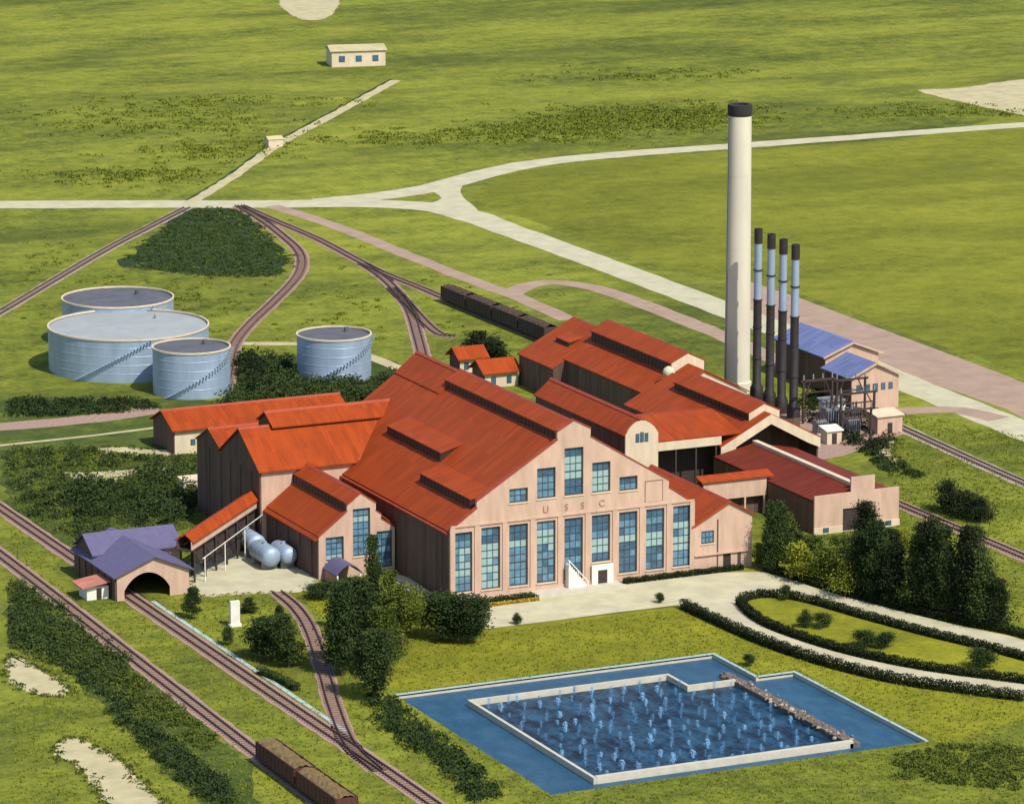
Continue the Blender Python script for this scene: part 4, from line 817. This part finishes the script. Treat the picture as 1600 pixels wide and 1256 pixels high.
def tree(px, top, wpx, shape, mat, label, name='tree', cat='tree', group='trees around the mill', dens=1.0):
    p = site(*px); k = depth_scale(p); h = (px[1]-top)/k/math.cos(PITCH); w_ = wpx/k/2
    key = (shape, mat, (int(px[0]*7+px[1]) % 5), h > 7)
    cz = 0.12 if shape in ('spire', 'cone', 'shrub') else 0.16
    if key not in _tm:
        n = {'spire': 10000, 'round': 9500, 'cone': 7000, 'shrub': 4000}[shape]
        q = crown_pts(shape, int(n*dens), hash(key) % 9999 if False else (len(_tm)*17+3)); HH, WW = (13.0, 3.0) if h > 7 else (4.5, 2.0)
        q = q*np.array([WW, WW, HH*(1-cz)])+np.array([0, 0, HH*cz]); 
        _tm[key] = (leaf_mesh('crown', q, 0.21 if h > 7 else 0.135, mat, len(_tm)+50), None, HH, WW)
        to_ = trunk_mb(HH*0.8, 0.32 if h > 7 else 0.14).build('trunk', 'trunk'); _tm[key] = (_tm[key][0], to_.data, HH, WW); bpy.data.objects.remove(to_)
    cm, tm, HH, WW = _tm[key]
    t = thing(name, label, cat, group, (p[0], p[1], 0), random.random()*6.28)
    kx = random.uniform(0.86, 1.16)
    for nm, me in (('crown', cm), ('trunk', tm)):
        o = bpy.data.objects.new(nm, me); C.objects.link(o); o.parent = t; o.scale = (w_/WW*kx, w_/WW/kx, h/HH)
    return t
D, Mi, Li, Bk = 'leaf_dark', 'leaf_mid', 'leaf_light', 'leaf_black'
tree((588, 1000), 838, 36, 'spire', D, 'tallest slender cypress in front of the workshop gable')
tree((606, 985), 892, 40, 'spire', Mi, 'green cypress leaning against the tallest cypress')
tree((535, 1055), 912, 62, 'spire', D, 'dark cypress beside the curved siding')
tree((566, 1045), 905, 60, 'spire', D, 'dark cypress between the porch and the siding')
tree((585, 1092), 985, 62, 'round', D, 'dark round tree at the corner of the spray pond')
tree((600, 1055), 950, 60, 'spire', Mi, 'mid green bushy tree behind the round tree by the pond')
tree((628, 1010), 915, 62, 'round', Mi, 'bright green bushy tree beside the white side path')
tree((640, 990), 930, 48, 'shrub', Li, 'yellow green shrub under the mill hall side wall', 'shrub', 'shrub', 'shrubs around the mill')
tree((690, 1000), 930, 66, 'round', D, 'dark rounded tree at the corner of the mill hall')
tree((733, 1003), 928, 62, 'round', D, 'dark rounded tree at the end of the pale driveway')
tree((712, 1002), 940, 60, 'round', D, 'dark low tree between two rounded trees at the mill corner')
tree((300, 966), 915, 34, 'cone', D, 'small dark conifer beside the rail shed arch')
tree((388, 957), 932, 30, 'cone', D, 'tiny dark conifer right of the white marker post')
tree((356, 1008), 980, 24, 'shrub', D, 'small dark bush below the white marker post', 'shrub', 'shrub', 'shrubs around the mill')
tree((420, 1028), 966, 60, 'round', D, 'round dark tree left of the curved siding')
tree((452, 1042), 960, 50, 'spire', D, 'upright dark tree close to the curved siding')
tree((437, 990), 944, 20, 'spire', D, 'thin dark conifer rising behind the round tree')
tree((545, 925), 905, 60, 'shrub', D, 'dark bush at the foot of the purple porch', 'shrub', 'shrub', 'shrubs around the mill')
tree((500, 935), 912, 50, 'shrub', D, 'dark bush between the siding and the porch', 'shrub', 'shrub', 'shrubs around the mill')
tree((1214, 892), 782, 44, 'spire', D, 'tall dark cypress right of the office wing')
tree((1200, 893), 805, 30, 'spire', D, 'narrow dark cypress touching the office wing wall')
tree((1232, 880), 800, 38, 'spire', Mi, 'green cypress beside the tall dark cypress')
right = [((1340, 955), 830, 52, D, 'dark tree at the left end of the right hand grove'), ((1352, 850), 785, 48, Mi, 'green tree growing before the storehouse door'), ((1372, 968), 815, 50, D, 'tall dark tree next to the leftmost grove tree'),
         ((1400, 960), 850, 52, Mi, 'mid green tree inside the grove behind the driveway'), ((1428, 975), 838, 52, D, 'dark tree in the middle of the grove'), ((1455, 972), 812, 52, D, 'tall dark tree towering in the middle of the grove'),
         ((1480, 985), 825, 50, D, 'dark tree right of the towering grove tree'), ((1508, 985), 815, 52, D, 'tall dark tree at the right of the grove'), ((1535, 980), 850, 52, D, 'dark tree at the right end of the grove'),
         ((1395, 925), 828, 44, D, 'dark tree at the back of the grove'), ((1330, 900), 850, 40, D, 'dark tree below the storehouse parapet'), ((1556, 1000), 905, 44, D, 'low dark tree at the far right of the grove'), ((1520, 900), 822, 46, D, 'dark tree against the right hand railway track'), ((1440, 935), 820, 46, D, 'dark tree hidden deep in the grove')]
def edge_y(x): return float(np.interp(x, [1190, 1240, 1300, 1400, 1500, 1575, 1640], [893, 906, 926, 953, 978, 993, 1012]))
right = [((px[0], min(px[1], edge_y(px[0])-7)), tp, wd, (Bk if i % 2 else mt), lab) for i, (px, tp, wd, mt, lab) in enumerate(right)]
for px, tp, wd, mt, lab in right: tree(px, tp, wd, 'spire', mt, lab, group='grove right of the storehouse')
sh_list = [((1255, 905), 850, 60, Li, 'yellow green shrub nearest the office wing cypress'), ((1290, 915), 855, 60, Mi, 'green shrub in the middle of the shrubbery before the storehouse'), ((1320, 930), 875, 56, Li, 'yellow green shrub at the edge of the grove'),
           ((1270, 880), 838, 50, Mi, 'green shrub under the left end of the storehouse'), ((1245, 875), 830, 44, D, 'dark shrub against the brown storehouse wall'), ((1310, 890), 840, 50, Mi, 'green shrub below the storehouse wall'), ((1410, 860), 828, 44, Li, 'yellow green shrub at the right corner of the storehouse'), ((1440, 885), 840, 54, Li, 'yellow green shrub beside the railway embankment'), ((1185, 885), 850, 26, Mi, 'small shrub at the office wing corner')]
for px, tp, wd, mt, lab in sh_list: tree(px, tp, wd, 'shrub', mt, lab, 'shrub', 'shrub', 'shrubs around the mill')
for px, tp, wd, lab in [((1482, 800), 752, 50, 'near black bush above the right hand track, highest of the three'), ((1508, 808), 768, 50, 'near black bush in the middle above the right hand track'), ((1532, 815), 778, 40, 'near black bush at the right above the track')]: tree(px, tp, wd, 'shrub', Bk, lab, 'bush', 'bush', 'near black bushes by the track')
for px, tp, wd, lab in [((1030, 942), 926, 17, 'little shrub at the lawn edge of the driveway'), ((1228, 937), 914, 22, 'little round shrub at the tip of the planted island'), ((1285, 980), 958, 34, 'dark shrub on the island nearest its tip'), ((1350, 1010), 985, 40, 'twin dark shrub, left one on the island'), ((1385, 1012), 988, 40, 'twin dark shrub, right one on the island'), ((1530, 1042), 1012, 46, 'dark shrub near the right end of the island'), ((808, 975), 957, 14, 'tiny shrub on the pale driveway end'), ((1170, 1040), 1022, 22, 'small dark shrub on the lawn above the pond notch'), ((1258, 980), 952, 22, 'mid green shrub on the island edge')]:
    tree(px, tp, wd, 'shrub', D, lab, 'shrub', 'shrub', 'small shrubs on the lawns')
tree((752, 560), 520, 60, 'round', 'leaf_black', 'dark round tree behind the two cottages'); tree((775, 570), 535, 40, 'round', 'leaf_black', 'dark tree close to the larger cottage')
def leaves_obj(name, pts, size, mat, seed): 
    o = bpy.data.objects.new(name, leaf_mesh(name, pts, size, mat, seed)); C.objects.link(o); return o
def hedge(pl, w_, h, mat, label, dens=380):
    p = catmull(pl, 1.0); n = int(len(p)*dens); i = RNG.uniform(0, len(p)-1.001, n); P = np.array(p); k = i.astype(int); f = (i-k)[:, None]
    q = P[k]*(1-f)+P[k+1]*f; d = P[k+1]-P[k]; d /= np.linalg.norm(d, axis=1, keepdims=True); nn = np.stack([-d[:, 1], d[:, 0]], 1)
    q = q+nn*RNG.uniform(-w_*0.42, w_*0.42, (n, 1)); bumpy = 0.93+0.07*np.sin(i*2.1)
    o = leaves_obj('hedge', np.column_stack([q, h*(0.04+0.96*RNG.uniform(0, 1, n)**1.25)*bumpy]), 0.13, mat, n); return tag(o, label, 'hedge', 'clipped hedges along the driveway')
hedge(sxy([(1066, 950), (1130, 980), (1200, 1010), (1290, 1040), (1400, 1067), (1500, 1082), (1600, 1095)]), 1.7, 1.7, Bk, 'dark clipped hedge between the lawn and the lower drive')
hedge(sxy([(1155, 943), (1168, 958), (1200, 979), (1270, 1005), (1350, 1027), (1450, 1047), (1560, 1062), (1640, 1072)]), 1.6, 1.4, Bk, 'dark clipped hedge on the near side of the planted island')
hedge(sxy([(1156, 941), (1182, 934), (1222, 934), (1270, 943), (1350, 966), (1450, 993), (1560, 1020), (1640, 1042)]), 1.6, 1.4, Bk, 'dark clipped hedge on the far side of the planted island')
hedge(sxy([(1196, 892), (1240, 904), (1300, 923), (1350, 937), (1400, 950), (1500, 974), (1575, 989), (1640, 1006)]), 2.0, 1.4, Bk, 'dark hedge between the upper drive and the shrubbery')
hedge([(29.5, -1.6), (36, -1.5), (43, -1.5), (51, -1.4)], 1.4, 0.9, 'leaf_black', 'low dark planting along the foot of the mill hall front, right of the steps')
hedge([(0.5, -3.2), (6, -3.4), (13, -3.3)], 2.6, 0.9, D, 'low dark planting at the foot of the mill hall, left of the terrace')
hedge([(4, -5.2), (8, -5.0), (13, -5.0)], 0.9, 0.5, 'yellow_flower', 'yellow flower border at the foot of the mill hall')
hedge(sxy([(405, 1052), (440, 1066), (465, 1080)]), 1.4, 1.2, D, 'short dark hedge between the railway and the curved siding')
def inpoly(P, poly):
    poly = np.asarray(poly); x, y = P[:, 0], P[:, 1]; r = np.zeros(len(P), bool); j = len(poly)-1
    for i in range(len(poly)):
        xi, yi = poly[i]; xj, yj = poly[j]; c = ((yi > y) != (yj > y)) & (x < (xj-xi)*(y-yi)/(yj-yi+1e-12)+xi); r ^= c; j = i
    return r
def in_region(pxpoly, n):
    poly = np.array(sxy(pxpoly)); lo, hi = poly.min(0), poly.max(0); out = np.zeros((0, 2))
    while len(out) < n:
        q = RNG.uniform(lo, hi, (n*3, 2)); out = np.vstack([out, q[inpoly(q, poly)]])
    return out[:n]
def clumps(centres, r, h, per, size, mat, seed, label, name='undergrowth'):
    per = int(per*2.2); size *= 0.66; n = len(centres); rr = RNG.uniform(0.5, 1.25, n); q = np.repeat(centres, per, 0); s = np.repeat(rr, per)
    u = RNG.normal(size=(n*per, 3)); u /= np.linalg.norm(u, axis=1, keepdims=True); u[:, 2] = np.abs(u[:, 2]); rad = RNG.uniform(0.35, 1, n*per)**0.5
    pts = np.column_stack([q[:, 0]+u[:, 0]*rad*r*s, q[:, 1]+u[:, 1]*rad*r*s, u[:, 2]*rad*h*s])
    o = leaves_obj(name, pts, size, mat, seed); o['label'] = label; o['kind'] = 'stuff'; o['category'] = 'undergrowth'; return o
REG_A = [(15, 705), (140, 700), (245, 715), (325, 715), (340, 765), (270, 820), (235, 826), (180, 815), (135, 850), (15, 785)]
skip = [sxy([(140, 697), (275, 697), (275, 714), (150, 712)]), sxy([(84, 735), (280, 726), (280, 738), (205, 750), (180, 766), (125, 756)]), sxy([(285, 748), (330, 745), (330, 775), (285, 775)])]
def not_in(c): 
    k = np.ones(len(c), bool)
    for s_ in skip: k &= ~inpoly(c, s_)
    return c[k]
clumps(not_in(in_region(REG_A, 230)), 1.7, 1.6, 34, 0.32, D, 1, 'dark scrub between the track and the long shed')
clumps(not_in(in_region(REG_A, 260)), 1.3, 0.7, 26, 0.30, Mi, 2, 'green scrub between the track and the long shed')
clumps(in_region([(95, 770), (130, 752), (200, 775), (320, 790), (262, 822), (235, 822), (190, 815), (120, 805)], 110), 2.4, 3.0, 46, 0.36, D, 3, 'taller dark thicket behind the purple roof')
clumps(in_region([(205, 740), (330, 735), (345, 780), (300, 790), (215, 775)], 50), 2.0, 2.2, 46, 0.36, D, 33, 'dark thicket under the brown gable end')
clumps(in_region([(20, 625), (235, 628), (240, 640), (20, 655)], 150), 1.8, 1.2, 30, 0.34, D, 4, 'dark scrub strip below the tanks')
clumps(in_region([(370, 570), (455, 560), (460, 600), (590, 600), (610, 585), (650, 610), (640, 625), (480, 640), (470, 628), (330, 640), (380, 610)], 230), 2.2, 2.6, 44, 0.38, D, 5, 'dark thicket around the lone tank behind the red roofs')
clumps(in_region([(380, 560), (400, 555), (412, 600), (430, 615), (400, 618), (385, 600)], 40), 1.8, 3.2, 44, 0.36, Bk, 6, 'near black thicket behind the small tank')
clumps(in_region([(150, 1075), (175, 1085), (250, 1150), (345, 1225), (370, 1258), (320, 1256), (235, 1175), (165, 1110)], 120), 1.5, 1.5, 34, 0.30, D, 7, 'dark hedgerow along the lower left ditch')
clumps(in_region([(20, 910), (110, 975), (230, 1070), (350, 1165), (300, 1180), (150, 1070), (20, 1010)], 330), 1.3, 0.8, 22, 0.30, Mi, 8, 'green scrub on the lower left bank')
clumps(in_region([(20, 930), (90, 975), (160, 1040), (150, 1080), (60, 1020), (20, 1010)], 150), 1.4, 1.1, 26, 0.30, D, 9, 'dark scrub on the lower left bank')
clumps(in_region([(565, 1085), (600, 1085), (640, 1120), (700, 1165), (790, 1240), (740, 1258), (690, 1200), (600, 1140)], 130), 1.5, 1.3, 34, 0.30, D, 10, 'dark hedgerow left of the spray pond')
clumps(in_region([(1395, 1185), (1455, 1165), (1600, 1165), (1600, 1235), (1400, 1215)], 200), 1.3, 0.7, 24, 0.28, Mi, 11, 'rough green scrub right of the spray pond')
crop_pts = in_region([(205, 404), (262, 354), (302, 327), (370, 328), (405, 353), (452, 404), (438, 430), (380, 434), (300, 432), (235, 421)], 1500); crop_pts = crop_pts+RNG.normal(0, 1.6, crop_pts.shape)*(RNG.random((1500, 1)) < 0.5)
crop_pts = crop_pts[(~inpoly(crop_pts, sxy([(372, 322), (410, 345), (445, 372), (466, 392), (472, 412), (462, 436), (430, 470), (480, 470), (520, 420), (450, 350), (400, 318)]))) & (~inpoly(crop_pts, sxy([(160, 400), (240, 358), (292, 330), (300, 312), (100, 300)])))]
clumps(crop_pts, 1.2, 0.3, 10, 0.30, D, 12, 'dark leafy crop in the triangular field', 'crop_plants')
clumps(in_region([(1320, 905), (1400, 925), (1500, 950), (1575, 972), (1572, 986), (1480, 966), (1400, 945), (1335, 928)], 110), 1.8, 2.0, 40, 0.32, Bk, 40, 'near black bushes at the foot of the grove')
clumps(in_region([(20, 902), (70, 932), (200, 1035), (160, 1085), (90, 1030), (20, 1000)], 200), 1.7, 1.4, 26, 0.30, D, 41, 'dark thicket beside the lower left track')
clumps(in_region([(1255, 610), (1330, 620), (1390, 665), (1380, 730), (1335, 700), (1250, 650)], 90), 1.6, 1.8, 40, 0.32, Bk, 13, 'near black bushes round the switchyard')
clumps(in_region([(1385, 715), (1450, 750), (1400, 745), (1360, 720)], 40), 1.2, 1.0, 30, 0.28, D, 14, 'dark scrub beside the storehouse roof')
clumps(in_region([(650, 925), (690, 945), (760, 960), (760, 985), (660, 985), (620, 950)], 50), 1.5, 1.4, 34, 0.28, Mi, 15, 'green bushes along the mill hall foot')
def band_(pts, w_):
    p = catmull(pts, 5.0); L, Rr = [], []
    for i, q in enumerate(p):
        d = p[min(i+1, len(p)-1)]-p[max(i-1, 0)]; d = d/(np.linalg.norm(d)+1e-9); nn = np.array([-d[1], d[0]])*w_/2; L.append(tuple(q+nn)); Rr.append(tuple(q-nn))
    return L+Rr[::-1]
edge_pts = np.vstack([np.array(catmull(sxy(px), 1.1, True)) for px in sand_edges if px[0][1] > 500]); edge_pts = np.repeat(edge_pts, 2, 0)+RNG.normal(0, 0.55, (2*len(edge_pts), 2))
clumps(edge_pts, 0.75, 0.4, 8, 0.24, Mi, 44, 'weeds fringing the bare sandy patches')
yard_pts = np.array(catmull(sxy([(300, 872), (292, 914), (315, 932), (380, 928), (440, 927), (492, 922), (500, 909)]), 0.9)); yard_pts = yard_pts+RNG.normal(0, 0.4, yard_pts.shape)
clumps(yard_pts, 0.7, 0.35, 8, 0.22, Li, 45, 'weeds along the edge of the white yard')
def blob(cx, cy, sx, sy, n): return np.array(sxy(np.column_stack([RNG.normal(cx, sx, n), RNG.normal(cy, sy, n)])))
far = np.vstack([blob(990, 188, 75, 10, 420), blob(860, 205, 70, 9, 260), blob(1100, 180, 60, 8, 200), blob(250, 190, 110, 12, 160), blob(200, 275, 60, 7, 120), blob(330, 235, 70, 9, 110), blob(1450, 175, 90, 6, 90), blob(1010, 118, 90, 5, 60), blob(370, 160, 120, 5, 80), blob(640, 215, 90, 7, 110)])
clumps(far, 2.8, 0.5, 9, 0.5, 'tuft', 16, 'far scrubby rough grass beyond the roads')
mid = np.vstack([blob(600, 480, 120, 40, 160), blob(420, 350, 60, 12, 50), blob(300, 470, 90, 25, 110), blob(120, 430, 70, 40, 110)])
keep = np.ones(len(mid), bool)
for q_ in (band_(sxy([(372, 322), (466, 392), (472, 412), (430, 470), (366, 540)]), 8), band_(sxy([(376, 322), (560, 408), (870, 540)]), 8), band_(sxy([(600, 436), (642, 490), (672, 590)]), 9), band_(sxy([(25, 474), (300, 322)]), 8), band_(sxy([(425, 322), (800, 461), (890, 500)]), 8)): keep &= ~inpoly(mid, q_)
clumps(mid[keep], 1.3, 0.4, 10, 0.32, 'tuft', 18, 'loose weedy grass between the tanks and the tracks')
# meadow tufts: blades of grass over the near ground, kept off the roads, tracks and buildings
keep_off = [sxy(px) for px in ([(1152, 935), (1640, 1040), (1640, 1070), (1300, 1015)],)] 
def tufts(region, n, size, seed, label):
    c = in_region(region, n)
    k = np.ones(len(c), bool)
    for poly in off_polys: k &= ~inpoly(c, poly)
    c = c[k]; m = len(c); rg = np.random.default_rng(seed); per = 3
    b_ = np.repeat(c, per, 0)+rg.normal(0, size*0.4, (m*per, 2)); a = rg.uniform(0, 6.283, m*per); h = size*rg.uniform(0.4, 1.1, m*per); w_ = size*0.35
    dx, dy = np.cos(a)*w_, np.sin(a)*w_; tx, ty = rg.normal(0, size*0.35, (2, m*per)); z0 = np.zeros(m*per)
    v = np.stack([np.column_stack([b_[:, 0]-dx, b_[:, 1]-dy, z0]), np.column_stack([b_[:, 0]+dx, b_[:, 1]+dy, z0]), np.column_stack([b_[:, 0]+tx, b_[:, 1]+ty, h])], 1).reshape(-1, 3)
    me = bpy.data.meshes.new('grass'); N = m*per; me.vertices.add(3*N); me.vertices.foreach_set('co', v.astype(np.float32).ravel()); me.loops.add(3*N)
    me.loops.foreach_set('vertex_index', np.arange(3*N, dtype=np.int32)); me.polygons.add(N); me.polygons.foreach_set('loop_start', np.arange(0, 3*N, 3, dtype=np.int32)); me.update(calc_edges=True)
    me.materials.append(M['tuft']); o = bpy.data.objects.new('grass', me); C.objects.link(o); tag(o, label, 'grass', kind='stuff')
off_polys = [drive_low+[tuple(site(1640, 1095)[:2])]+drive_up+[(54, 28), (-14, 28), (-16, 22), (-3, -5), (-3, -14)], ring, band_([(-44.4, 120), (-44.3, -120)], 4.2), band_([(-54, 120), (-57.6, -120)], 4.2),
             band_(sxy([(432, 925), (462, 950), (485, 985), (505, 1045), (522, 1105), (548, 1165), (590, 1205)]), 3.8), sxy([(290, 870), (350, 842), (420, 866), (505, 908), (490, 926), (310, 934)]), [(-52, 22), (-30, 22), (-30, 44), (-52, 44)],
             band_(sxy([(-10, 697), (60, 690), (150, 680), (245, 668)]), 2.4), sxy([(10, 1022), (90, 1055), (112, 1088), (10, 1090)]), sxy([(80, 1150), (125, 1145), (200, 1190), (280, 1275), (170, 1275), (85, 1190)]), band_([(95.4, 62), (96.2, -50)], 4.2), band_([(126.5, 92), (122, -40)], 4.2)]
tufts([(15, 690), (340, 720), (470, 930), (760, 990), (1060, 950), (1600, 1100), (1600, 1262), (15, 1262)], 26000, 0.32, 21, 'rough grass blades over the near ground')
tufts([(1380, 640), (1600, 680), (1600, 985), (1400, 850)], 5000, 0.32, 22, 'rough grass blades beside the right hand tracks')
